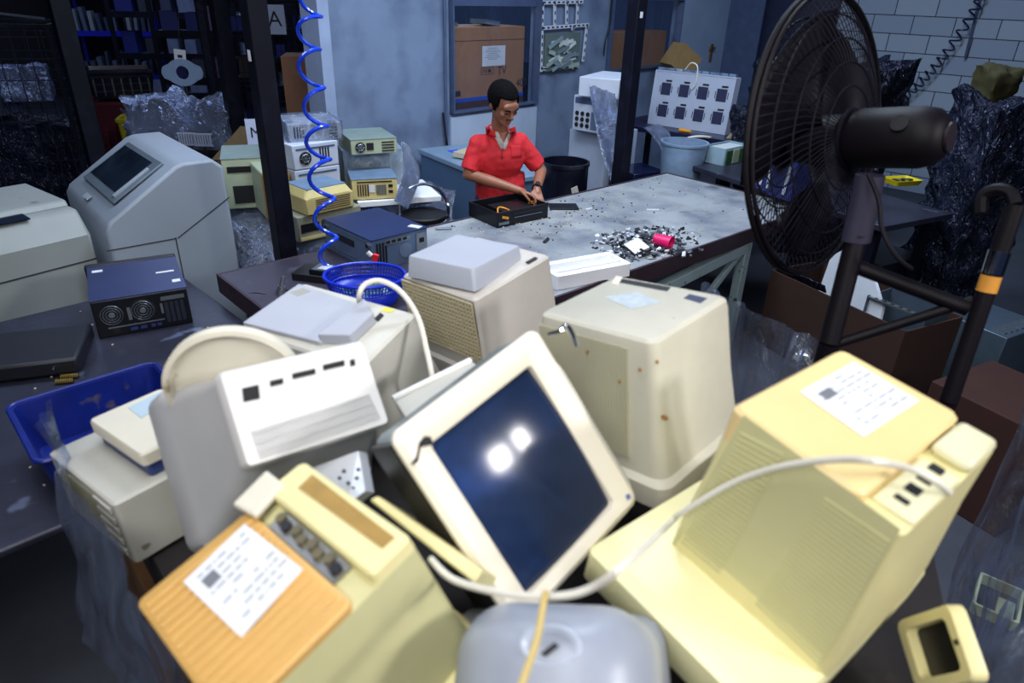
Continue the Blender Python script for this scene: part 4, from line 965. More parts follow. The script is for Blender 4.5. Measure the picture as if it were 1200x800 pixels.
for s0, z0, l, lab in ((a1+.2, zt-.05, .3, 'pale folded strip on top of the big carton behind the window, at its left'), (a1+.8, zt-.08, .25, 'pale folded strip on top of the big carton behind the window, at its right')):
    tag(G().box((0, 0, .02), (l, .2, .04), (0, .1, .2)).done('folded_strip', mat('pale_strip', (170, 200, 220), .5), loc=Ww(s0, .35, zc), rot=(0, 0, WA)), lab, 'strip')

# ---- perforated strips and papers on the wall
t = thing('wall_rack', 'white slotted strips and a pocket of papers on the wall between the windows', 'wall rack', WO, WA)
wp = lambda x, y: Wpx(x, y, -.04)
sgt = G(); holes = G()
def strip(x0, y0, x1, y1, wd=.035):
    a, b = Vector((wp(x0, y0)[0], -.04, wp(x0, y0)[1])), Vector((wp(x1, y1)[0], -.04, wp(x1, y1)[1])); L_ = (b-a).length; an = atan2(b.z-a.z, b.x-a.x)
    sgt.box((a+b)/2, (L_, .012, wd), (0, -an, 0))
    n = max(2, int(L_/.07))
    for i in range(n):
        c = a.lerp(b, (i+.5)/n); holes.box(c+Vector((0, -.008, 0)), (.035, .003, .014), (0, -an, 0))
for q_ in ((635, 3, 683, 2), (634, 33, 690, 29), (634, 80, 640, 80.5), (636, 0, 634, 84), (650, 0, 650, 30), (664, 0, 664, 28), (677, 0, 676, 30), (688, 28, 683, 72), (672, 30, 671, 36)): strip(*q_)
sgt.done('slotted_strip', mat('white_strip_paint', (206, 214, 228), .4), t, smooth=False); holes.done('slot_hole', dark, t, smooth=False)
q0, q1 = wp(637, 84), wp(681, 38)
G().box(((q0[0]+q1[0])/2, -.03, (q0[1]+q1[1])/2), (q1[0]-q0[0], .02, q1[1]-q0[1])).done('pocket_back', mat('dim_green_grey', (96, 112, 110), .6), t)
rnd = random.Random(9); gw = [G(), G(), G()]
for i in range(26):
    x = rnd.uniform(q0[0]+.06, q1[0]-.06); z = q0[1]+.03+rnd.random()**1.2*(q1[1]-q0[1]-.1)
    gw[i % 3].box((x, -.05-.01*(i % 3), z), (rnd.uniform(.10, .24), .003, rnd.uniform(.02, .05)), (rnd.uniform(-.2, .2), rnd.uniform(-.5, .5), 0))
for g, c in zip(gw, ((200, 208, 206), (150, 166, 160), (120, 140, 150))): g.done('paper_sheet', mat('sheet%d' % c[0], c, .6), t, smooth=False)

# ---- right of the man
t = thing('steel_drum', 'black drum with torn labels behind the bench right of the man', 'drum', Bw(3.02, .30, 0)+Vector((0, 0, 0)))
t.scale = (1.15, 1.15, 1.18); dm = mat('glossy_black_drum', (14, 16, 30), .25, var=.2)
t.location = (lambda p: Vector((p.x, p.y, 0)))(Dp(662, 200, 5.55))
g = G(); rr = lambda r, z: [(r*cos(2*pi*i/32), r*sin(2*pi*i/32), z) for i in range(32)]
g.rings([rr(.165, 0), rr(.165, .80), rr(.172, .805), rr(.172, .83), rr(.158, .83), rr(.155, .72)]); g.done('shell', dm, t)
for a, z, s in ((-1.3, .55, .08), (-1.75, .47, .07), (-1.15, .66, .05)):
    G().box((.168*cos(a), .168*sin(a), z), (.006, s, s*1.3), (.3, 0, a)).done('torn_label', mat('torn_paper', (190, 184, 176), .7, var=.3, vs=40), t, bevel=.002)
t = cbox('white_carton', 'plain white box under the tilted white tower behind the bench', 'box', (.80, 6.62, 0), -.74, .42, .5, 1.06, mat('dull_white_card', (170, 182, 204), .6, var=.06))
t = cbox('computer_tower', 'white computer tower with three rows of fans standing on the plain white box', 'computer', (.75, 6.50, 1.08), -.74, .30, .46, .30, whitec)
for i in range(3):
    for j in range(3): G().cyl((-.1+j*.06, -.232, .05+i*.05), (-.1+j*.06, -.238, .05+i*.05), .02, n=12).done('fan_opening', dark, t)
G().box((.09, -.232, .1), (.07, .004, .15)).done('drive_bay', mat('dim_steel_blue', (1, 1, 1)), t); G().box((0, -.232, .26), (.26, .004, .05)).done('port_panel', frm, t)
cbox('white_carton', 'white carton balanced on top of the white tower under silver film', 'box', (.80, 6.50, 1.385), -.439, .36, .60, .16, mat('bright_white_card', (206, 214, 230), .55, var=.04))
drape(([Dp(690, 98, 5.9), Dp(695, 130, 5.8), Dp(703, 170, 5.75), Dp(716, 216, 5.7)], [Dp(720, 104, 5.85), Dp(725, 140, 5.75), Dp(730, 180, 5.75), Dp(729, 216, 5.7)]), filmS, 'hanging_film', 'long silver film hanging from the white box beside the right post', .03, 18, 34, 5)
# dark table and fan panel
tp = Vector((1.62, 6.95, 0)); t = thing('steel_table', 'dark table wrapped in film carrying the white panel with eight fan openings', 'table', tp, -.672)
G().box((0, .05, 1.02), (1.25, .75, .05)).done('tabletop', mat('dark_blue_tabletop', (24, 28, 60), .35, var=.3), t, bevel=.004)
for x in (-.55, .55):
    for y in (-.25, .33): G().box((x, y, .5), (.05, .05, 1.0)).done('leg', postm, t)
t = thing('fan_panel', 'white metal panel with eight square fan openings standing on the dark table', 'panel', (1.604, 6.82, 1.046), (-.10, 0, -.672))
w_, h_ = .807, .50
g = G().box((0, 0, h_/2), (w_, .012, h_)); 
for x in (-w_/2, w_/2): g.box((x, .05, h_/2), (.012, .12, h_))
g.box((0, .05, h_), (w_, .12, .012)); g.done('sheet', mat('white_panel_metal', (186, 196, 216), .4, .2, var=.06), t, bevel=.002)
for j in range(2):
    for i in range(4):
        x = -.27+i*.19; z = .34-j*.20
        f = G().box((x, -.008, z), (.10, .004, .11)).done('fan_opening', mat('navy_mesh', (34, 40, 74), .6, var=.3, vs=50), t, bevel=.006)
        g = G(); g.box((x-.062, -.008, z), (.006, .004, .06)); g.box((x+.062, -.008, z), (.006, .004, .06)); g.box((x+.02, -.008, z+.075), (.06, .004, .016)); g.done('slot_hole', dark, f, smooth=False)
g = G()
for i in range(9): g.box((-.36+i*.09, .03, h_+.02), (.06, .06, .02), (0, 0, i))
g.done('clamp_row', lid, t, smooth=False); G().tube([(-.1, -.01, h_+.03), (-.05, -.02, h_+.09), (.02, -.02, h_+.06), (.03, -.02, h_-.08), (0, -.02, h_-.14)], .006).done('white_wire', cw, t)
d_ = Matrix.Rotation(-.672, 3, 'Z') @ Vector((.12, -.20, 0)); t = thing('screwdriver', 'screwdriver with a yellow handle lying in front of the fan panel', 'screwdriver', Vector((1.604, 6.875, 1.06))+d_, -.672)
G().cyl((-.07, 0, 0), (.05, 0, 0), .018, .014, 12).done('handle', mat('amber_plastic', (226, 150, 30), .3), t, bevel=.004); G().cyl((.05, 0, 0), (.2, 0, 0), .005, n=8).done('blade', steel, t)
tag(G().box((0, 0, .14), (.3, .3, .28), (0, .6, 0)).done('tan_card', mat('tan_card', (150, 122, 76), .8), loc=Ww(4.35, -.45, 1.35), rot=(0, 0, .3)), 'tan card corner sticking up behind the white fan panel', 'card')
drape(([Dp(755, 150, 6.3), Dp(765, 160, 6.2), Dp(775, 176, 6.1)], [Dp(772, 145, 6.3), Dp(785, 158, 6.2), Dp(782, 175, 6.1)]), filmS, 'hanging_film', 'short twist of clear film hanging under the dark table by the bucket', .02)
tag(G().tube([Dp(797, 170, 6.2), Dp(806, 162, 6.2), Dp(822, 160, 6.2), Dp(836, 163, 6.3), Dp(842, 172, 6.35)], .012).done('white_hose', cw), 'short white tube curving above the clear bucket', 'tube')
t = thing('bucket', 'cloudy clear bucket standing on the far corner of the long workbench', 'bucket', Zp(790, 206, .87)+bu*.0)
t.location = Vector((1.42, 5.98, .6)); t.scale = (1.18, 1.18, 1.12); g = G(); g.rings([rr(.13, 0), rr(.165, .42), rr(.172, .42), rr(.172, .435), rr(.158, .435), rr(.125, .01)]); g.done('shell', mat('cloudy_bucket_plastic', (130, 154, 182), .35, var=.25, vs=6), t)
cbox('black_crate', 'black crate on the floor under the clear bucket', 'crate', (1.40, 6.0, 0), .2, .5, .42, .59, blackc)
cbox('black_crate', 'dark blue glossy crate behind the bench between the right post and the bucket', 'crate', (1.10, 6.28, 0), .5, .36, .36, .78, mat('glossy_navy', (20, 26, 60), .2, var=.4, vs=12))
# bins on the far bench
fz = .923
t = thing('circuit_box', 'pale open box of green circuit boards on the dark far bench', 'box', (1.802, 6.03, fz), -.842)
g = G(); w_, d__, h_ = .20, .36, .14
for c, s_ in (((0, 0, .004), (w_, d__, .008)), ((-w_/2, 0, h_/2), (.008, d__, h_)), ((w_/2, 0, h_/2), (.008, d__, h_)), ((0, -d__/2, h_/2), (w_, .008, h_)), ((0, d__/2, h_/2), (w_, .008, h_))): g.box(c, s_)
g.done('shell', mat('pale_blue_box', (150, 176, 190), .5), t)
for i in range(3): G().box((w_/2+.006+i*.002, -.12+i*.10, .065), (.012, .08, .11)).done('circuit_board', mat('green_board', (40, 84, 44), .4, var=.4, vs=30) if i != 1 else mat('pale_board', (150, 160, 130), .5), t)
G().box((0, 0, .10), (.15, .28, .06)).done('white_filler', mat('pale_filler', (190, 200, 200), .6), t)
blub = mat('dim_blue_bin', (40, 56, 128), .35, var=.25)
for k, (x, y, lab) in enumerate(((888, 224, 'blue plastic bin with a white punched strip behind the fan cage, the left one'), (915, 236, 'blue plastic bin with a white punched strip behind the fan cage, the right one'))):
    q_ = Zp(x, y, fz); t = thing('plastic_bin', lab, 'bin', q_+Vector((.12, .16, 0)), ba)
    g = G().rings([[(x_, y_, z_) for x_, y_ in rrect(w2, d2, .01)] for w2, d2, z_ in ((.22, .26, 0), (.26, .30, .28), (.235, .275, .28), (.2, .24, .02))]); g.done('shell', blub, t)
    G().box((.07, -.152, .14), (.025, .004, .2), (0, .1, 0)).done('punched_strip', mat('white_strip_paint', (1, 1, 1)), t); G().box((-.09, -.152, .12), (.02, .004, .14)).done('punched_strip', mat('white_strip_paint', (1, 1, 1)), t)
    G().box((0, 0, .2), (.2, .24, .12)).done('pale_contents', mat('pale_filler', (1, 1, 1)), t)
tag(G().box((0, 0, .10), (.16, .02, .2), (.3, .5, 0)).done('tan_card', mat('pale_tan_card', (196, 182, 140), .7), loc=(1.98, 6.42, fz)), 'pale tan card leaning behind the green circuit box', 'card')
t = wrapped((2.85, 6.75, 0), (1.1, .8, 1.68), ba, filmD, .10, .12, 21, n=24); tag(t, 'tall bulky stack wrapped in black film behind the fan cage', 'wrapped stack')
tag(wrapped((2.12, 6.30, .90), (.42, .3, .42), ba, filmD, .05, .05, 31, name='film_wrapped_bundle'), 'dark shiny film bundle on the far bench behind the blue bins', 'wrapped bundle')
t = thing('parts_tray', 'yellow tray of small parts on the far bench right of the fan', 'tray', Zp(1056, 215, fz+.0), .3)
g = G().rings([[(x_, y_, z_) for x_, y_ in rrect(w2, d2, .02)] for w2, d2, z_ in ((.22, .15, 0), (.25, .18, .04), (.235, .165, .04), (.2, .13, .01))]); g.done('shell', mat('yellow_tray_plastic', (226, 206, 30), .4), t)
for i in range(5): G().box((-.07+i*.035, .01*(i % 2), .025), (.03, .05, .02), (0, 0, i)).done('metal_part', steel if i % 2 else blackp, t)
cbox('dark_carton', 'dark low box under the far bench behind the fan stand', 'box', (2.6, 5.0, 0), ba, .8, .5, .55, blackc)
# film heap at the right wall
blf = crinkle('blue_film', (40, 46, 68), 14, .15, .45, .07)
q_ = Dp(1118, 240, 4.9); t = wrapped((q_.x+.1, q_.y, 0), (.42, .42, 1.62), .2, blf, .09, .1, 12, n=22); tag(t, 'tall stack wrapped in blue shiny film against the block wall at right', 'wrapped stack')
q_ = Dp(1166, 95, 4.85); t = thing('yellow_sack', 'dull yellow cap of sacking on top of the blue film stack', 'sack', q_); t.location = (q_.x, q_.y, 1.60)
wrapped((0, 0, -.02), (.22, .2, .22), .3, mat('dull_yellow_sack', (62, 58, 26), .85, var=.4), .05, .06, 71, 'sack', 8).parent = t

# coil on the wall
def coil(path, r, turns, wr, name, label, m, wob=0):
    P = catmull(path, 30); L_ = len(P)-1; pts = []
    N_ = turns*14
    for i in range(N_+1):
        f = i/N_*L_; k = min(int(f), L_-1); c = P[k].lerp(P[k+1], f-k); d = (P[k+1]-P[k]).normalized()
        a = d.cross(Vector((.1, 1, .05))).normalized(); b_ = d.cross(a); th = 2*pi*turns*i/N_
        rr_ = r(i/N_) if callable(r) else r
        pts.append(c+a*rr_*cos(th)+b_*rr_*sin(th))
    t = G().tube(pts, wr, 7, 1).done(name, m); tag(t, label, 'coiled hose'); return t
q_ = lambda x, y: Pp(x, y, Ww(BS-.12, 0), wu)
coil([q_(1160, -30), q_(1143, 10), q_(1110, 60), q_(1080, 95), q_(1052, 120)], .05, 17, .010, 'coiled_hose', 'thin dark coiled hose hanging across the block wall', mat('navy_hose', (20, 26, 70), .3))
q2 = q_(1050, 124); t = thing('hose_connector', 'black hose connector at the lower end of the dark coiled hose', 'connector', q2-wu*.02); G().box((0, 0, 0), (.10, .08, .12)).done('body', blackp, t, bevel=.01)
struct(G().cyl(Pp(1148, 0, Ww(BS-.05, 0), wu), Pp(1131, 68, Ww(BS-.05, 0), wu), .014, n=8).done('trim_5', frm))
bh = mat('bright_blue_hose', (22, 66, 214), .25, coat=.4)
pa = [Dp(362, -60, 3.62), Dp(364, 0, 3.62), Dp(362, 60, 3.6), Dp(370, 130, 3.55), Dp(374, 190, 3.5), Dp(382, 260, 3.45), Dp(386, 318, 3.4)]
coil(pa, lambda u: .058 if u < .8 else .058-.12*(u-.8), 9, .0108, 'coiled_hose', 'bright blue coiled air hose hanging in front of the dark post', bh)
tag(G().tube([Wv for Wv in (Ww(Wpx(714, 0)[0], -.03, 2.4), Ww(Wpx(712, 30)[0], -.03, 1.9), Ww(Wpx(706, 60)[0], -.03, 1.7), Ww(Wpx(704, 80)[0], -.03, 1.55))], .008).done('wall_cable', blackp), 'thin dark cable running down the wall left of the far window', 'cable')
tag(G().tube([Ww(a1-.12, -.04, 1.15), Ww(a1-.1, -.05, .95), Ww(a1-.08, -.05, .8), Ww(a1-.14, -.05, .72)], .01).done('wall_cable', blackp), 'short dark cable by the pipe left of the man', 'cable')

# ---- right foreground floor things
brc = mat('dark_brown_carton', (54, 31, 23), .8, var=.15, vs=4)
ca = Zp(905, 316, .55); cb = Zp(1062, 388, .55); cyaw = atan2(cb.y-ca.y, cb.x-ca.x); cl = (cb-ca).length
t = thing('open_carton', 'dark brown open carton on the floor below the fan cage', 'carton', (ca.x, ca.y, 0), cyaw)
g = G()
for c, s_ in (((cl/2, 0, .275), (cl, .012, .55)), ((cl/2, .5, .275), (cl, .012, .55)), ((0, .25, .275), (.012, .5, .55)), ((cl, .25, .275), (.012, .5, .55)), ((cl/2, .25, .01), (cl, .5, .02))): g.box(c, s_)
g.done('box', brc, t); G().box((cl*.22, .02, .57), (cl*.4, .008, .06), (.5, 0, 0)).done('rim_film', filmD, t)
cc = Vector((cos(cyaw), sin(cyaw), 0)); cn = Vector((-sin(cyaw), cos(cyaw), 0)); c0 = Vector((ca.x, ca.y, 0))
t = thing('foam_board', 'bright white board sticking up out of the open brown carton', 'board', c0+cc*cl*.5+cn*.16+Vector((0, 0, .03)), cyaw)
G().rings([[(x, y, z) for x, z in ((-.27, 0), (.27, 0), (.24, .52), (.14, .66), (-.12, .78), (-.2, .70))] for y in (-.012, .012)]).done('board', mat('bright_foam_board', (226, 234, 246), .6, var=.03), t)
t = thing('computer_chassis', 'empty grey computer chassis standing open in the brown carton', 'computer', c0+cc*cl*.80+cn*.27+Vector((0, 0, .3)), cyaw+.1)
g = G()
for c, s_ in (((0, .12, .15), (.36, .008, .3)), ((-.18, 0, .15), (.008, .25, .3)), ((.18, 0, .15), (.008, .25, .3)), ((0, 0, .01), (.36, .25, .01))): g.box(c, s_, (0, 0, 0))
g.done('case', mat('dim_steel_case', (84, 100, 116), .4, .4), t); g = G().box((0, -.11, .29), (.36, .04, .012)); g.done('punched_rail', steel, t)
g = G()
for i in range(6): g.box((-.13+i*.05, -.11, .297), (.02, .02, .003))
g.done('rail_hole', dark, t, smooth=False)
q_ = Zp(1165, 372, .45); t = cbox('computer_chassis', 'grey steel computer chassis lying at the right edge behind the taped pole', 'computer', (q_.x+.05, q_.y+.05, .0), .5, .45, .4, .42, mat('dim_steel_case', (1, 1, 1)))
g = G(); 
for i in range(6): g.box((-.17+i*.06, -.12, .423), (.03, .08, .006))
g.done('slot_hole', steel, t, smooth=False)
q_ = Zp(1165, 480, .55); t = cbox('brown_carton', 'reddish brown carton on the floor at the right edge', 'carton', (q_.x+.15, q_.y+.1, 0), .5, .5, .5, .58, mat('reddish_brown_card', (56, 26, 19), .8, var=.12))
q_ = Zp(1085, 425, .2); t = thing('plastic_bottle', 'crushed clear plastic bottle standing below the fan stand', 'bottle', (q_.x, q_.y, 0))
G().rings([rr(.032, 0), rr(.034, .02), rr(.03, .10), rr(.034, .16), rr(.03, .2), rr(.013, .24), rr(.013, .26)]).done('body', mat('clouded_bottle', (130, 150, 176), .15, var=.3, vs=20), t); G().cyl((0, 0, .26), (0, 0, .285), .016, n=14).done('cap', mat('vivid_blue', (1, 1, 1)), t)
q_ = Zp(1168, 705, .02); t = thing('metal_tray', 'small pale metal tray lying on the floor at lower right', 'tray', (q_.x, q_.y, 0), .9)
g = G(); g.rings([[(x, y, 0) for x, y in rrect(.22, .16, .01)], [(x, y, .05) for x, y in rrect(.22, .16, .01)], [(x, y, .05) for x, y in rrect(.2, .14, .01)], [(x, y, 0) for x, y in rrect(.2, .14, .01)]], False, False); g.done('frame', palegreen, t); G().box((-.03, -.03, .02), (.1, .06, .03)).done('pale_block', palegreen, t)
# ================================================================== FAN
fanm = mat('dark_purple_fan_paint', (10, 6, 14), .55, .0, var=.2, spec=.2)
fanw = mat('dark_fan_wire', (14, 11, 24), .6, .05, spec=.2, var=.1)
fc = Dp(958, 163, 1.62)
az, el = radians(-47), radians(10)
fa = Vector((cos(az)*cos(el), sin(az)*cos(el), sin(el)))       # from the cage towards the motor
fx = fa.cross(Vector((0, 0, 1))).normalized(); fz_ = fx.cross(fa) * -1
if fz_.z < 0: fz_ = -fz_
FK = 1.27; GZ = CAMH-CAMH/FK
fanroot = thing('pedestal_fan', 'large dark pedestal fan with round wire cage standing behind the big yellow monitor', 'fan', (fc.x+fa.x*.25, fc.y+fa.y*.25, GZ))
ol = Vector(fanroot.location)
def fp(r, a, d): return fc-ol+fx*r*cos(a)+fz_*r*sin(a)+fa*d
FR = .318
g = G()
for d, r, wr in ((0, FR, .007), (.012, FR-.004, .005)): g.tube([fp(r, 2*pi*i/64, d) for i in range(64)], wr, 8, 1, True)
g.done('cage_rim', fanm, fanroot)
def cage(name, sgn, dep):
    g = G(); prof = lambda t: (FR*t, sgn*dep*(1-t**2.6))
    for i in range(84):
        a = 2*pi*i/84
        g.tube([fp(prof(t)[0], a+.5*sgn*(1-t), prof(t)[1]) for t in (.2, .4, .6, .8, .93, 1)], .00135, 4, 1)
    for t in (.2, .36, .52, .68, .84):
        g.tube([fp(prof(t)[0], 2*pi*i/48, prof(t)[1]) for i in range(48)], .0022, 5, 1, True)
    g.rings([[fp(.068, 2*pi*i/24, sgn*dep+k) for i in range(24)] for k in (-.004, .004)])
    return g.done(name, fanw, fanroot, smooth=False)
cage('front_cage', -1, .085); cage('rear_cage', 1, .075)
for k in range(3):
    a0 = 2*pi*k/3+.4
    def fn(u, v):
        r = .05+u*(FR-.09); wv = (.35+.9*sin(min(1, u*1.25)*pi*.6))*(v-.5)*1.5
        return fp(r, a0+wv+.25*u, -.005+.07*(v-.5))
    G().sheet(fn, 12, 8).done('blade', mat('dark_fan_blade', (12, 10, 22), .5, .1, spec=.2, var=.1), fanroot, solid=.002)
G().cyl(fp(0, 0, -.05), fp(0, 0, .06), .055, n=24).done('hub', fanm, fanroot)
g = G(); prof = [(.075, .03), (.08, .058), (.10, .065), (.225, .065), (.255, .058), (.272, .042), (.277, .02)]
g.rings([[fp(r, 2*pi*i/32, d) for i in range(32)] for d, r in prof]); mo = g.done('motor_housing', fanm, fanroot)
G().cyl(fp(0, 0, .276), fp(0, 0, .282), .03, n=24).done('end_cap', mat('grey_purple_cap', (30, 20, 30), .5), mo)
G().cyl(fp(.058, -2.6+pi, .20), fp(.072, -2.6+pi, .20), .018, n=18).done('oscillation_knob', blackp, mo)
nk = fp(0, 0, .17); nk0 = fp(.0, -pi/2, .17)+Vector((0, 0, -.03))
brk = mat('grey_fan_bracket', (34, 32, 50), .65, .0, spec=.2, var=.15)
b0 = Dp(1020, 205, 1.46)-ol; b1_ = Dp(1003, 282, 1.47)-ol
G().rings([[b+Vector((cos(a)*.032, sin(a)*.022, 0)) for a in [2*pi*i/12 for i in range(12)]] for b in (b0, b1_)]).done('neck_bracket', brk, fanroot)
pole_t = Dp(1004, 276, 1.47); pole_b = Vector((pole_t.x+.02, pole_t.y+.02, 0))
G().cyl(pole_t-ol, Dp(972, 402, 1.52)-ol, .022, n=16).cyl(Dp(972, 402, 1.52)-ol, Vector((Dp(972, 402, 1.52).x-.02, Dp(972, 402, 1.52).y+.02, GZ))-ol, .022, n=16).done('pole', fanm, fanroot)
G().tube([Dp(1018, 205, 1.42)-ol, Dp(1030, 235, 1.4)-ol, Dp(1034, 270, 1.4)-ol, Dp(1050, 300, 1.4)-ol, Dp(1068, 315, 1.42)-ol], .005).done('power_lead', fanw, fanroot)
q0_ = Dp(1190, 240, 1.30); q1_ = Dp(1112, 470, 1.42)
g = G().cyl(q0_-ol, q1_-ol, .017, n=14).cyl(q1_-ol, Vector((q1_.x-.05, q1_.y+.05, GZ))-ol, .017, n=14)
g.tube([Dp(1150, 250, 1.35)-ol, Dp(1152, 230, 1.35)-ol, Dp(1168, 222, 1.33)-ol, Dp(1184, 226, 1.31)-ol, q0_-ol], .012)
g.done('side_pole', fanm, fanroot)
yt = mat('orange_tape', (206, 140, 50), .5)
pt = lambda t: q0_.lerp(q1_, t)-ol
G().cyl(pt(.34), pt(.42), .0185, n=14).done('tape_band', yt, fanroot); G().cyl(pt(.22), pt(.33), .0195, n=14).done('clamp', chrome, fanroot)
g = G().cyl(Dp(1003, 312, 1.50)-ol, Dp(1135, 362, 1.42)-ol, .016, n=12).cyl(Dp(982, 402, 1.52)-ol, Dp(1140, 352, 1.42)-ol, .011, n=12); g.done('cross_bar', fanm, fanroot)

fanroot.location = CP+(Vector(fanroot.location)-CP)*FK; fanroot.scale = (FK, FK, FK)
# ================================================================== THE MAN
YAW = .33
MO = Vector((-.12, 4.74, 0)); MM = Matrix.Translation(MO) @ Matrix.Rotation(YAW, 4, 'Z'); MI = MM.inverted()
def mp(x, y, yl):
    o = MI @ CP; d = MI.to_3x3() @ ray(x, y); return o+d*((yl-o.y)/d.y)
man = thing('person', 'man in a red polo shirt bending over the open black chassis at the workbench', 'person', MO, YAW)
skin = mat('brown_skin', (150, 98, 74), .45, var=.08, vs=20)
redc = mat('red_polo_cloth', (206, 34, 44), .8, var=.12, vs=10, bump=.25, bs=9)
def remesh(g, name, m, parent, vox, smooth=6, fac=.5):
    me = bpy.data.meshes.new(name); bmesh.ops.recalc_face_normals(g.bm, faces=g.bm.faces); g.bm.to_mesh(me); g.bm.free()
    o = bpy.data.objects.new(name, me); COL.objects.link(o)
    r = o.modifiers.new('r', 'REMESH'); r.mode = 'VOXEL'; r.voxel_size = vox
    s = o.modifiers.new('s', 'SMOOTH'); s.iterations = smooth; s.factor = fac
    bpy.context.view_layer.update()
    me2 = bpy.data.meshes.new_from_object(o.evaluated_get(bpy.context.evaluated_depsgraph_get()))
    bpy.data.objects.remove(o); bpy.data.meshes.remove(me)
    me2.name = name; me2.materials.clear(); me2.materials.append(m)
    for p in me2.polygons: p.use_smooth = True
    o = bpy.data.objects.new(name, me2); COL.objects.link(o); o.parent = parent; return o
# head frame
HC = mp(590, 121.5, -.12); HR = Euler((radians(27), radians(-3), radians(16))).to_matrix()*1.09
hp_ = lambda x, y, z: HC+HR @ Vector((x, y, z))
def hell(g, c, r, u=20, v=14):
    mtx = Matrix.Translation(hp_(*c)) @ HR.to_4x4() @ Matrix.Diagonal((*r, 1)); bmesh.ops.create_uvsphere(g.bm, u_segments=u, v_segments=v, radius=1, matrix=mtx)
shR, shL = mp(560, 169, .015), mp(609, 166, .015)
elR, elL = mp(549, 204, -.02), mp(634, 200, -.02)
wrR, wrL = mp(608, 223, -.27), mp(629, 222, -.26)
chest, belly, hipc = mp(586, 185, .0), mp(588, 222, .02), Vector((.02, .06, .93))
neckb = mp(585, 155, .0)
g = G()
hell(g, (0, .012, .022), (.074, .096, .088)); hell(g, (0, -.022, -.03), (.060, .068, .080)); hell(g, (0, -.066, -.088), (.028, .024, .02)); hell(g, (0, -.045, -.075), (.046, .045, .03))
hell(g, (0, -.076, .03), (.055, .022, .03)); hell(g, (0, -.09, .020), (.046, .012, .010))
g.cone(hp_(0, -.09, .008), hp_(0, -.112, -.026), .009, .0125); hell(g, (.012, -.100, -.030), (.009, .010, .008)); hell(g, (-.012, -.100, -.030), (.009, .010, .008))
hell(g, (.04, -.066, -.02), (.02, .02, .018)); hell(g, (-.04, -.066, -.02), (.02, .02, .018))
hell(g, (0, -.090, -.052), (.023, .010, .006)); hell(g, (0, -.088, -.063), (.020, .010, .007))
for s in (-1, 1): hell(g, (s*.076, .012, -.008), (.009, .018, .030)); hell(g, (s*.030, -.083, .003), (.014, .010, .009))
g.cone(HC+HR @ Vector((0, .02, -.03)), neckb, .052, .058); g.cone(neckb, chest, .06, .12)
g.cone(shR, shL, .055, .055); g.ell(chest, (.14, .095, .16)); g.ell(belly, (.14, .105, .15)); g.ell(hipc, (.145, .11, .12))
g.cone(shR, elR, .050, .041); g.cone(elR, elR.lerp(wrR, .4), .040, .040); g.cone(elR.lerp(wrR, .4), wrR, .040, .026)
g.cone(shL, elL, .050, .041); g.cone(elL, elL.lerp(wrL, .4), .040, .038); g.cone(elL.lerp(wrL, .4), wrL, .038, .026)
def hand(wr, d, side, nrm, thumb, curl, spread=1.0):
    d = d.normalized(); side = (side-d*side.dot(d)).normalized(); n_ = d.cross(side).normalized()
    if n_.dot(nrm) < 0: n_ = -n_          # back of the hand
    g.cone(wr, wr+d*.03, .026, .024); 
    for k in (-.026, -.009, .009, .026): g.cone(wr+d*.015+side*k*.6, wr+d*.085+side*k, .015, .0115)
    for i, (k, ln) in enumerate(((-.030, .9), (-.010, 1.05), (.010, 1.0), (.030, .78))):
        b = wr+d*.085+side*k*1.03; an = curl[0]
        for seg, lg in enumerate((.042, .027, .021)):
            dd = d*cos(an)-n_*sin(an)+side*(k*spread*2); e = b+dd.normalized()*lg*ln
            g.cone(b, e, .0095-.0010*seg, .0088-.0012*seg, 10); b = e; an += curl[1]
    ts = side*thumb; b = wr+d*.02+ts*.024; 
    g.cone(b, b+(d*.6+ts*.7-n_*.3).normalized()*.042, .015, .0115, 10); b2_ = b+(d*.6+ts*.7-n_*.3).normalized()*.042
    e = b2_+(d*.85+ts*.15-n_*.5).normalized()*.032; g.cone(b2_, e, .011, .0095, 10); g.cone(e, e+(d*.9-n_*.5).normalized()*.024, .0095, .008, 10)
dR = (mp(632, 232, -.33)-wrR); hand(wrR, dR, Vector((.35, -.9, .0)), Vector((0, 0, 1)), -1 if False else 1, (.35, .45))
dL = (mp(632, 237, -.37)-wrL); hand(wrL, Vector((-.1, -.75, -.55)), Vector((1, 0, 0)), Vector((.2, -.2, 1)), -1, (.25, .5))
for s in (-1, 1):
    hj = hipc+Vector((s*.085, 0, -.04)); kn = Vector((s*.10+.02, .0, .49)); an = Vector((s*.12+.02, .06, .09))
    g.cone(hj, kn, .085, .058); g.cone(kn, an, .055, .038); g.cone(an, an+Vector((0, -.02, -.05)), .038, .035); g.cone(an+Vector((0, .02, -.055)), an+Vector((0, -.16, -.06)), .034, .028)
remesh(g, 'body', skin, man, .006, 3)
# shirt
g = G()
g.ell(chest, (.172, .118, .17)); g.ell(belly, (.170, .128, .17)); g.rings([[hipc+Vector((.178*cos(a), .132*sin(a), z)) for a in [2*pi*i/28 for i in range(28)]] for z in (-.10, .0, .12)])
g.cone(shR, shL, .062, .062); g.cone(neckb+Vector((0, .01, -.03)), chest, .085, .13); g.cone(shR.lerp(chest, .3), chest, .08, .12); g.cone(shL.lerp(chest, .3), chest, .08, .12)
eR = shR.lerp(elR, .86); eL = shL.lerp(elL, .84)
g.cyl(shR, eR, .064, .066, 20); g.cyl(shL, eL, .062, .064, 20); g.ell(shR, (.064,)*3); g.ell(shL, (.062,)*3)
g.ell(chest.lerp(shR, .6), (.08, .085, .09)); g.ell(chest.lerp(shL, .6), (.08, .085, .09))
sh = remesh(g, 'polo_shirt', redc, man, .0075, 5)
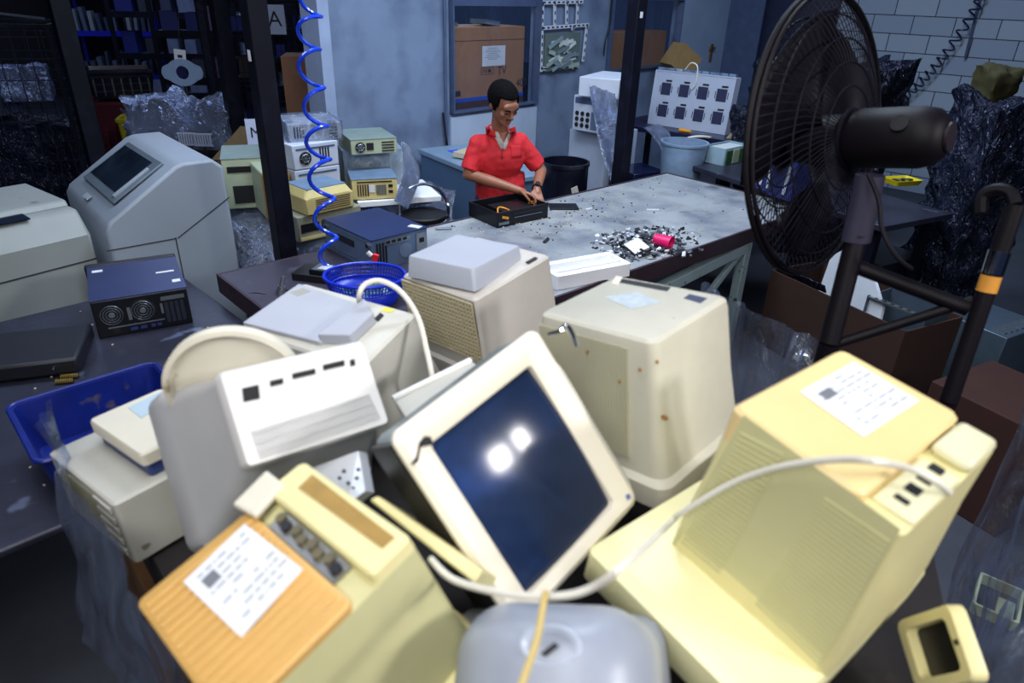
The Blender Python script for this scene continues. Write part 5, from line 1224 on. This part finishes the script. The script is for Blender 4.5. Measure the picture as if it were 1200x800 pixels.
# gentle folds
for v in sh.data.vertices:
    n_ = v.normal; q = v.co; v.co = q+n_*(.006*noise.noise(Vector((q.x*9, q.y*9, q.z*22)))+.003*noise.noise(q*30))
# collar, placket, pocket on the chest surface
from mathutils.bvhtree import BVHTree
bv = BVHTree.FromPolygons([v.co for v in sh.data.vertices], [tuple(p.vertices) for p in sh.data.polygons])
bo = MI @ CP
def surf(x, y, off=.003):
    d = (MI.to_3x3() @ ray(x, y)).normalized(); h = bv.ray_cast(bo, d)
    return h[0]+h[1]*off if h[0] is not None else mp(x, y, -.1)
def patch(px, name, m, off=.003, th=.003, n=4):
    # px: quad in image order, laid over the shirt
    g = G()
    def fn(u, v):
        a = (px[0][0]*(1-u)+px[1][0]*u, px[0][1]*(1-u)+px[1][1]*u); b = (px[3][0]*(1-u)+px[2][0]*u, px[3][1]*(1-u)+px[2][1]*u)
        return surf(a[0]*(1-v)+b[0]*v, a[1]*(1-v)+b[1]*v, off)
    return g.sheet(fn, n, n).done(name, m, sh, solid=th)
patch(((581, 150), (596, 150), (590, 174), (586, 176)), 'open_neck', mat('brown_skin', (1, 1, 1)), .002, .001)
chk = mat('checked_lining', (196, 186, 180), .8, var=.35, vs=60)
patch(((574, 148), (582, 151), (590, 168), (587, 176)), 'checked_placket', chk, .006, .003)
patch(((597, 150), (600, 152), (592, 176), (588, 174)), 'checked_placket', chk, .006, .003)
patch(((569, 148), (579, 151), (582, 161), (570, 157)), 'collar_flap', redc, .007, .005)
patch(((597, 151), (604, 148), (605, 156), (597, 161)), 'collar_flap', redc, .007, .005)
g = G().tube([neckb+Vector((.066*cos(a), .066*sin(a)+.01, .018+.016*sin(a))) for a in [radians(v) for v in range(-60, 241, 20)]], .015, 8, 3); g.done('collar', redc, sh)
patch(((598, 170), (610, 170), (611, 184), (599, 185)), 'chest_pocket', redc, .004, .003)
patch(((587.2, 174), (589, 174), (589, 186), (587.6, 186)), 'button_strip', mat('dark_red_cloth', (150, 24, 34), .8), .004, .002)
# hair
g = G(); mtx = Matrix.Translation(hp_(0, .018, .034)) @ HR.to_4x4() @ Matrix.Diagonal((.083, .103, .090, 1)); bmesh.ops.create_uvsphere(g.bm, u_segments=40, v_segments=28, radius=1, matrix=mtx)
inv = HR.inverted(); 
kill = []
for v in g.bm.verts:
    l = inv @ (v.co-HC)
    if (l.y < -.048 and l.z < .066) or (l.y < .0 and l.z < .01 and abs(l.x) < .2 and not (l.y > -.03 and l.z > -.03)) or l.z < -.05: kill.append(v)
    else: v.co += (v.co-HC).normalized()*.004*noise.noise(v.co*70)
bmesh.ops.delete(g.bm, geom=kill, context='VERTS')
g.done('hair', mat('black_hair', (8, 7, 9), .85, var=.3, vs=60, bump=.5, bs=120, spec=.1), man, solid=.012)
blk_ = mat('black_hair', (1, 1, 1))
for s in (-1, 1):
    g = G().tube([hp_(s*.014, -.100, .017), hp_(s*.030, -.099, .023), hp_(s*.046, -.088, .018)], .0042, 6); g.done('eyebrow', blk_, man)
    g = G().tube([hp_(s*.018, -.0945, .0), hp_(s*.030, -.0955, -.003), hp_(s*.042, -.088, .0)], .0022, 6); g.done('eyelash', blk_, man)
g = G().tube([hp_(-.024, -.094, -.046), hp_(0, -.101, -.041), hp_(.024, -.094, -.046)], .0045, 6); g.done('moustache', mat('dark_stubble', (52, 34, 30), .7), man)
g = G(); 
dw = (wrL-elL).normalized(); a_ = dw.orthogonal().normalized(); b_ = dw.cross(a_); cwp = elL.lerp(wrL, .94)
g.tube([cwp+a_*.031*cos(2*pi*i/20)+b_*.031*sin(2*pi*i/20) for i in range(20)], .006, 6, 1, True); g.cyl(cwp+Vector((0, -.01, .03)), cwp+Vector((0, -.016, .042)), .017, n=14); g.done('wrist_watch', blackp, man)
# trousers and shoes
g = G(); g.ell(hipc+Vector((0, 0, -.04)), (.158, .118, .11))
for s in (-1, 1):
    hj = hipc+Vector((s*.085, 0, -.05)); kn = Vector((s*.10+.02, .0, .49)); an = Vector((s*.12+.02, .06, .10)); g.cone(hj, kn, .098, .072); g.cyl(kn, an, .072, .062, 18); g.ell(kn, (.072,)*3)
remesh(g, 'trousers', mat('dark_blue_denim', (34, 44, 92), .8, var=.2, vs=20), man, .009, 4)
for s in (-1, 1):
    g = G(); c_ = Vector((s*.12+.02, .0, .045)); g.rings([[c_+Vector((x, y, z)) for x, y in rrect(.095*k, .27*k, .045)] for z, k in ((-.045, 1), (-.02, 1), (.01, .92), (.035, .6))]); g.done('shoe', blackp, man, bevel=.005)
# the small yellow screwdriver in his right hand
t = thing('screwdriver', 'short screwdriver with yellow grip in the hand of the man in red', 'screwdriver', MM @ (wrR+dR.normalized()*.115+Vector((0, 0, -.035))), YAW)
G().cyl((-.03, .0, .0), (.03, -.0, -.01), .013, n=12).done('handle', mat('amber_plastic', (1, 1, 1)), t, bevel=.003); G().cyl((.03, 0, -.01), (.085, 0, -.02), .003, n=8).done('blade', steel, t)

# ================================================================== LEFT HALL
rnd = random.Random(21)
cagem = mat('dark_cage_wire', (34, 38, 58), .4, .5)
rackb = mat('ultramarine_rack_paint', (18, 34, 190), .4, var=.1)
shelfw = mat('pale_grey_shelf', (130, 140, 160), .4, .4, var=.2)
def wire_cage(label, loc, yaw, w, d, h, nx, nz, group=None, gable=False, wr=.007):
    t = thing('wire_cage', label, 'cage', loc, yaw, group); g = G()
    for x in (-w/2, w/2):
        for y in (-d/2, d/2): g.box((x, y, h/2), (.035, .035, h))
    for z in (.12, h): 
        for y in (-d/2, d/2): g.box((0, y, z), (w, .03, .03))
        for x in (-w/2, w/2): g.box((x, 0, z), (.03, d, .03))
    g.box((0, 0, .1), (w, d, .02))
    g.done('frame', postm, t, smooth=False)
    for nm, y in (('front_mesh', -d/2), ('back_mesh', d/2)):
        g = G()
        for i in range(nx): g.box((-w/2+(i+.5)*w/nx, y, h/2), (wr, wr, h))
        for k in range(nz): g.box((0, y, .12+(k+.5)*(h-.12)/nz), (w, wr, wr))
        g.done(nm, cagem, t, smooth=False)
    for nm, x in (('side_mesh', -w/2), ('side_mesh', w/2)):
        g = G()
        for i in range(nx): g.box((x, -d/2+(i+.5)*d/nx, h/2), (wr, wr, h))
        for k in range(nz): g.box((x, 0, .12+(k+.5)*(h-.12)/nz), (wr, d, wr))
        g.done(nm, cagem, t, smooth=False)
    if gable: G().tube([(-w/2, -d/2, h), (-.1, -d/2, h+.14), (w/2, -d/2, h+.06)], .012, 6, 1, smooth=False).done('lid_bar', steel, t)
    return t
cg = [Zp(45, 235, .55), Zp(20, 205, .2)]
c1 = Dp(6, 120, 6.7); wire_cage('dark wire cage of film wrapped scrap at the upper left behind the cabinets', (c1.x, c1.y, 0), .35, 1.25, .9, 1.78, 10, 9, gable=True)
tag(wrapped((c1.x+.0, c1.y+.02, .12), (1.0, .7, .75), .35, filmD, .06, .1, 41), 'film wrapped scrap heaped inside the dark wire cage at upper left', 'wrapped scrap')
for i, (dx, z, lab) in enumerate(((-.25, .95, 'pale bundle high in the dark wire cage, its left one'), (.2, 1.1, 'pale bundle high in the dark wire cage, its right one'))):
    tag(wrapped((c1.x+dx, c1.y+.1, z), (.4, .4, .3), .5*i, crinkle('dim_pale_film', (110, 124, 160), 9, .25, .4), .04, .03, 51+i, 'film_bundle', 8), lab, 'bundle')
c1 = Dp(330, 45, 8.2); wire_cage('tall wire cage with an A sign behind the wall end, the nearer one', (c1.x, c1.y, 0), .5, 1.7, .9, 2.0, 14, 8, 'lettered wire cages')
wire_cage('tall wire cage with an A sign behind the wall end, the farther one', (c1.x+.5, c1.y+1.6, 0), .5, 1.7, .9, 2.05, 14, 8, 'lettered wire cages')
inkk = mat('black_ink', (16, 16, 20), .7, var=0)
def sign(x, y, dpt, w_, h_, s, label, yaw=.35, sz=None):
    t = thing('paper_sign', label, 'sign', Dp(x, y, dpt), (pi/2, 0, yaw)); G().box((0, 0, 0), (w_, h_, .004)).done('sheet', mat('sign_paper', (196, 206, 232), .6, var=.04), t)
    text('letter', s, sz or h_*.75, inkk, t, (0, 0, .003), (0, 0, 0)); return t
sign(322, 23, 7.6, .22, .30, 'A', 'white sheet with the letter A hanging beside the dark post')
sign(367, 19, 8.0, .20, .26, 'A', 'white sheet with the letter A hanging by the free end of the wall')
# goods behind these cages
def shelf_goods(n, fn, label, group, cols, name='stored_carton', cat='carton', sz=(.12, .35)):
    first = []
    for i in range(n):
        p, yaw = fn(i); a_, b_, c_ = rnd.uniform(*sz), rnd.uniform(*sz), rnd.uniform(sz[0]*.6, sz[1]*.7)
        o = G().box((0, 0, c_/2), (a_, b_, c_)).done(name, mat('goods_%d_%d_%d' % cols[i % len(cols)], cols[i % len(cols)], .6, var=.25), loc=p, rot=(0, 0, yaw), smooth=False); tag(o, label, cat, group)
cg_cols = [(70, 84, 120), (120, 134, 160), (44, 50, 80), (30, 50, 130), (150, 160, 184), (26, 28, 40)]
def rack(label, x, y, dpt, yaw, w, d, h, lv, m, mshelf, group=None):
    p = Dp(x, y, dpt); t = thing('storage_rack', label, 'rack', (p.x, p.y, 0), yaw, group); g = G()
    for sx in (-w/2, w/2):
        for sy in (-d/2, d/2): g.box((sx, sy, h/2), (.06, .05, h))
    g.done('uprights', m, t, smooth=False)
    for z in lv:
        G().box((0, 0, z), (w, d, .02)).done('shelf', mshelf, t, smooth=False); G().box((0, -d/2, z-.02), (w, .03, .09)).done('shelf_beam', m, t, smooth=False)
    return t, p
t, p = rack('ultramarine blue storage rack of pale files far back in the left hall', 137, 30, 12.5, .30, 1.35, .6, 3.2, (.55, 1.3, 2.05, 2.8), rackb, rackb)
cy0, sy0 = cos(.30), sin(.30)
for li, z in enumerate((.56, 1.31, 2.06)):
    for i in range(11):
        lx = -.6+i*.12; hh = rnd.uniform(.2, .42); col = [(120, 132, 150), (90, 100, 124), (150, 158, 166), (60, 70, 96)][rnd.randrange(4)]
        tag(G().box((0, 0, hh/2), (rnd.uniform(.04, .09), .25, hh), (0, rnd.uniform(-.08, .08), 0)).done('file_box', mat('file_%d' % col[0], col, .6, var=.2), loc=(p.x+lx*cy0+.12*sy0, p.y+lx*sy0-.12*cy0, z+.01), rot=(0, 0, .3), smooth=False), 'pale upright file box on the ultramarine rack far back', 'file box', 'file boxes on the ultramarine rack')
t, p = rack('pale shelved storage rack behind the ring shaped plate in the left hall', 246, 60, 9.6, .25, 1.25, .55, 2.7, (.35, .95, 1.55, 2.1), postm, shelfw)
for li, z in enumerate((.36, .96, 1.56, 2.11)):
    for i in range(4):
        lx = -.45+i*.3; a_, b_ = rnd.uniform(.14, .26), rnd.uniform(.12, .34); col = [(30, 40, 110), (120, 100, 140), (60, 66, 90), (150, 160, 186), (84, 70, 60)][rnd.randrange(5)]
        tag(G().box((0, 0, b_/2), (a_, .3, b_)).done('stored_carton', mat('goods_%d' % col[0], col, .6, var=.25), loc=(p.x+lx*cos(.25), p.y+lx*sin(.25), z+.01), rot=(0, 0, .25+rnd.uniform(-.2, .2)), smooth=False), 'small dim carton on the pale shelved rack in the left hall', 'carton', 'cartons on the pale rack')
t, p = rack('dark storage rack between the ultramarine rack and the pale shelved rack', 190, 40, 11.0, .2, 1.3, .5, 2.6, (.5, 1.1, 1.7, 2.3), postm, shelfw)
for li, z in enumerate((.51, 1.11, 1.71)):
    for i in range(4):
        lx = -.45+i*.3; a_, b_ = rnd.uniform(.14, .26), rnd.uniform(.12, .34); col = [(26, 36, 110), (40, 44, 60), (60, 66, 90), (110, 120, 150)][rnd.randrange(4)]
        tag(G().box((0, 0, b_/2), (a_, .3, b_)).done('stored_carton', mat('goods_%d' % col[0], col, .6, var=.25), loc=(p.x+lx*cos(.2), p.y+lx*sin(.2), z+.01), rot=(0, 0, .2+rnd.uniform(-.2, .2)), smooth=False), 'small dim carton on the dark rack far back in the left hall', 'carton', 'cartons on the dark rack')
t, p = rack('grey storage rack behind the lettered wire cages', 352, 50, 13.2, .5, 2.4, .6, 2.6, (.4, .9, 1.4, 1.95), postm, shelfw)
for li, z in enumerate((.41, .91, 1.41)):
    for i in range(7):
        lx = -1.0+i*.32; a_, b_ = rnd.uniform(.14, .28), rnd.uniform(.10, .30); col = [(26, 50, 150), (150, 164, 190), (60, 66, 90), (190, 196, 210)][rnd.randrange(4)]
        tag(G().box((0, 0, b_/2), (a_, .3, b_)).done('stored_carton', mat('goods_%d' % col[0], col, .6, var=.25), loc=(p.x+lx*cos(.5), p.y+lx*sin(.5), z+.01), rot=(0, 0, .5+rnd.uniform(-.2, .2)), smooth=False), 'small dim carton on the grey rack behind the lettered cages', 'carton', 'cartons on the grey rack')
# crates on the hall floor
def open_crate(name, label, p, yaw, w, d, h, m, grid=False):
    t = thing(name, label, 'crate', p, yaw)
    g = G().rings([[(x, y, z) for x, y in rrect(w2, d2, .03)] for w2, d2, z in ((w*.86, d*.86, 0), (w, d, h), (w+.03, d+.03, h), (w+.03, d+.03, h-.04), (w+.02, d+.02, h)  , (w-.03, d-.03, h), (w*.84, d*.84, .02))]); g.done('shell', m, t)
    if grid:
        g = G()
        for i in range(7): g.box((-w*.40+i*w*.8/6, -d*.465, h*.5), (.02, .03, h*.8), (radians(-6), 0, 0))
        for k in range(3): g.box((0, -d*.46, h*(.25+.25*k)), (w*.88, .03, .018))
        g.done('lattice', m, t, smooth=False)
    return t
mc = Dp(138, 125, 9.3); open_crate('plastic_crate', 'maroon slatted crate on the hall floor behind the slanted lid cabinet', (mc.x, mc.y, 0), .15, .78, .55, .72, mat('maroon_plastic', (96, 36, 44), .5, var=.15), True)
open_crate('plastic_crate', 'black crate tipped on top of the maroon crate in the left hall', (mc.x+.1, mc.y+.05, .76), .5, .8, .55, .36, mat('glossy_navy_black', (20, 22, 40), .3, var=.3), True)
yc = Dp(160, 133, 8.8); open_crate('plastic_crate', 'small yellow crate beside the maroon crate', (yc.x, yc.y, .0), .3, .42, .4, .60, mat('yellow_crate', (190, 176, 30), .5, var=.1))
bc2 = Dp(220, 160, 7.4); open_crate('plastic_crate', 'long black crate with white V mark holding a film wrapped heap', (bc2.x, bc2.y, 0), .12, 1.15, .8, .62, blackc)
text('painted_mark', 'V', .10, labelw, bpy.data.objects[bpy.data.objects.find('plastic_crate')] if False else man, (0, 0, -5), (0, 0, 0)) if False else None
vm = text('painted_mark', 'V', .10, labelw, [o for o in bpy.data.objects if o.get('label', '').startswith('long black crate')][0], (-.30, -.415, .50), (pi/2, 0, 0))
t = wrapped((bc2.x+.0, bc2.y, .55), (.95, .72, .46), .12, filmS, .11, .22, 61, n=22); tag(t, 'shiny film wrapped heap piled on the long black crate', 'wrapped stack')
t = thing('ring_plate', 'pale blue plate with a round hole standing above the film wrapped heap', 'plate', Dp(214, 85, 7.5), (0, 0, .2))
g = G(); n_ = 28
outer = [(.17*cos(2*pi*i/n_)*(1.25 if abs(cos(2*pi*i/n_)) > .8 else 1), .14*sin(2*pi*i/n_)) for i in range(n_)]; inner = [(.065*cos(2*pi*i/n_), .07*sin(2*pi*i/n_)) for i in range(n_)]
g.rings([[(x, -.01, z) for x, z in outer], [(x, .01, z) for x, z in outer], [(x, .01, z) for x, z in inner], [(x, -.01, z) for x, z in inner], [(x, -.01, z) for x, z in outer]], False, False)
g.done('plate', mat('pale_blue_plate', (140, 164, 196), .5), t, smooth=False)
G().cyl((0, .03, -.12), (0, .03, -.5), .02, n=8).done('stalk', blackp, t)
t = thing('paper_tag', 'small white tag hanging above the ring shaped plate', 'tag', Dp(211, 66, 7.5), (0, .1, .2)); G().box((0, 0, 0), (.12, .004, .14)).done('sheet', labelw, t); G().box((0, -.003, 0), (.05, .002, .03)).done('printed_patch', inkk, t); G().tube([(0, 0, .07), (.0, .02, .2), (0, .1, .5)], .003).done('string', blackp, t)
for k, (x, y, lab) in enumerate(((219, 163, 'pale slatted vent piece in front of the black crate, the left one'), (238, 164, 'pale slatted vent piece in front of the black crate, the right one'))):
    p = Dp(x, y, 6.7); t = thing('vent_piece', lab, 'vent piece', p, .1); g = G()
    for i in range(7): g.box((-.07+i*.023, 0, 0), (.010, .02, .11))
    g.box((0, .005, .055), (.17, .02, .012)); g.box((0, .005, -.055), (.17, .02, .012)); g.done('slats', mat('pale_grey_slats', (150, 156, 176), .5), t, smooth=False)
    G().cyl((0, .02, -.05), (0, .02, -p.z), .015, n=6).done('stem', blackp, t)
# cartons right of the heap
t = thing('open_carton', 'tan carton with raised flap behind the left post', 'carton', (lambda p: (p.x, p.y, 0))(Dp(300, 150, 6.6)), .3)
tanc = mat('tan_carton', (124, 104, 74), .8, var=.15)
G().box((0, 0, .35), (.75, .5, .70)).done('box', mat('shaded_brown_card', (86, 66, 48), .8), t); G().rings([[(x, y, z) for x, z in ((-.42, .70), (.40, .70), (.28, .95), (-.12, 1.0))] for y in (-.26, -.25)]).done('flap', tanc, t)
open_crate('plastic_crate', 'dull yellow crate beside the tan carton behind the left post', (lambda p: (p.x, p.y, 0))(Dp(279, 158, 5.7)), .2, .36, .4, .74, mat('dull_yellow_crate', (130, 112, 30), .6, var=.2))
sign(300, 156, 5.95, .16, .24, 'M', 'white sheet with the letter M behind the left post', .2, .13)
pz = Dp(369, 100, 6.3); t = thing('carton', 'tall plain brown carton at the free end of the wall behind the coiled hose', 'carton', (pz.x, pz.y, 0), .18)
G().box((0, 0, .81), (.50, .4, 1.62)).done('box', mat('red_brown_carton', (118, 82, 58), .8, var=.1), t, bevel=.005); G().box((0, -.202, 1.12), (.50, .002, .004)).done('flap_seam', inkb, t)
tag(G().box((0, 0, 0), (.20, .005, .16)).done('white_sheet', mat('sign_paper', (1, 1, 1)), loc=Dp(377, 127, 5.95), rot=(0, 0, .18)), 'blank white sheet stuck low on the tall brown carton', 'paper')
# ================================================================== LIGHT
w = bpy.data.worlds.new('world'); SC.world = w; w.use_nodes = True
w.node_tree.nodes['Background'].inputs[0].default_value = (.10, .17, .42, 1); w.node_tree.nodes['Background'].inputs[1].default_value = .11
def area(name, loc, tgt, sx, sy, e, c, spread=180):
    l = bpy.data.lights.new(name, 'AREA'); l.shape = 'RECTANGLE'; l.size = sx; l.size_y = sy; l.energy = e; l.color = c; l.spread = radians(spread)
    o = bpy.data.objects.new(name, l); COL.objects.link(o); o.location = loc
    o.rotation_euler = (Vector(tgt)-Vector(loc)).to_track_quat('-Z', 'Y').to_euler(); return o
area('window_light', (3.45, .05, 3.2), (0.1, 1.2, 1.4), .24, .34, 17, (1, .98, .99), 120)
area('window_light', (3.15, -.42, 3.15), (0.1, 1.2, 1.4), .36, .34, 23, (1, .98, .99), 120)
area('skylight', (-.4, .6, 4.6), (0, 1.6, 1.2), 1.6, 1.6, 26, (.97, .98, 1), 110)
area('roof_light', (-.4, -1.5, 3.7), (0, 1.1, 1.4), 2.2, 1.4, 41, (1, .99, .97), 120)
area('store_room_light', tuple(Ww(2.2, 1.4, 2.6)), tuple(Ww(2.2, .3, 1.4)), 1.2, .4, 14, (.8, .88, 1))
area('bench_light', (0.2, 4.0, 4.3), (0.2, 4.4, .8), 2.6, .5, 165, (.72, .84, 1))
area('back_light', (2.4, 5.8, 4.2), (2.0, 6.6, .8), 2.0, .5, 60, (.62, .76, 1))
area('left_light', (-2.6, 3.2, 4.2), (-2.6, 3.8, .8), 2.0, .6, 46, (.7, .8, 1))
area('hall_light', (-5, 10, 4.5), (-5, 10, 0), 3, 3, 90, (.55, .68, 1))
SC.view_settings.view_transform = 'Standard'; SC.view_settings.look = 'None'; SC.view_settings.gamma = 1; SC.view_settings.exposure = 0
SC.view_settings.use_curve_mapping = False
SC.cycles.max_bounces = 8; SC.cycles.transparent_max_bounces = 12
SC.cycles.use_denoising = True
SC.cycles.caustics_reflective = False; SC.cycles.caustics_refractive = False
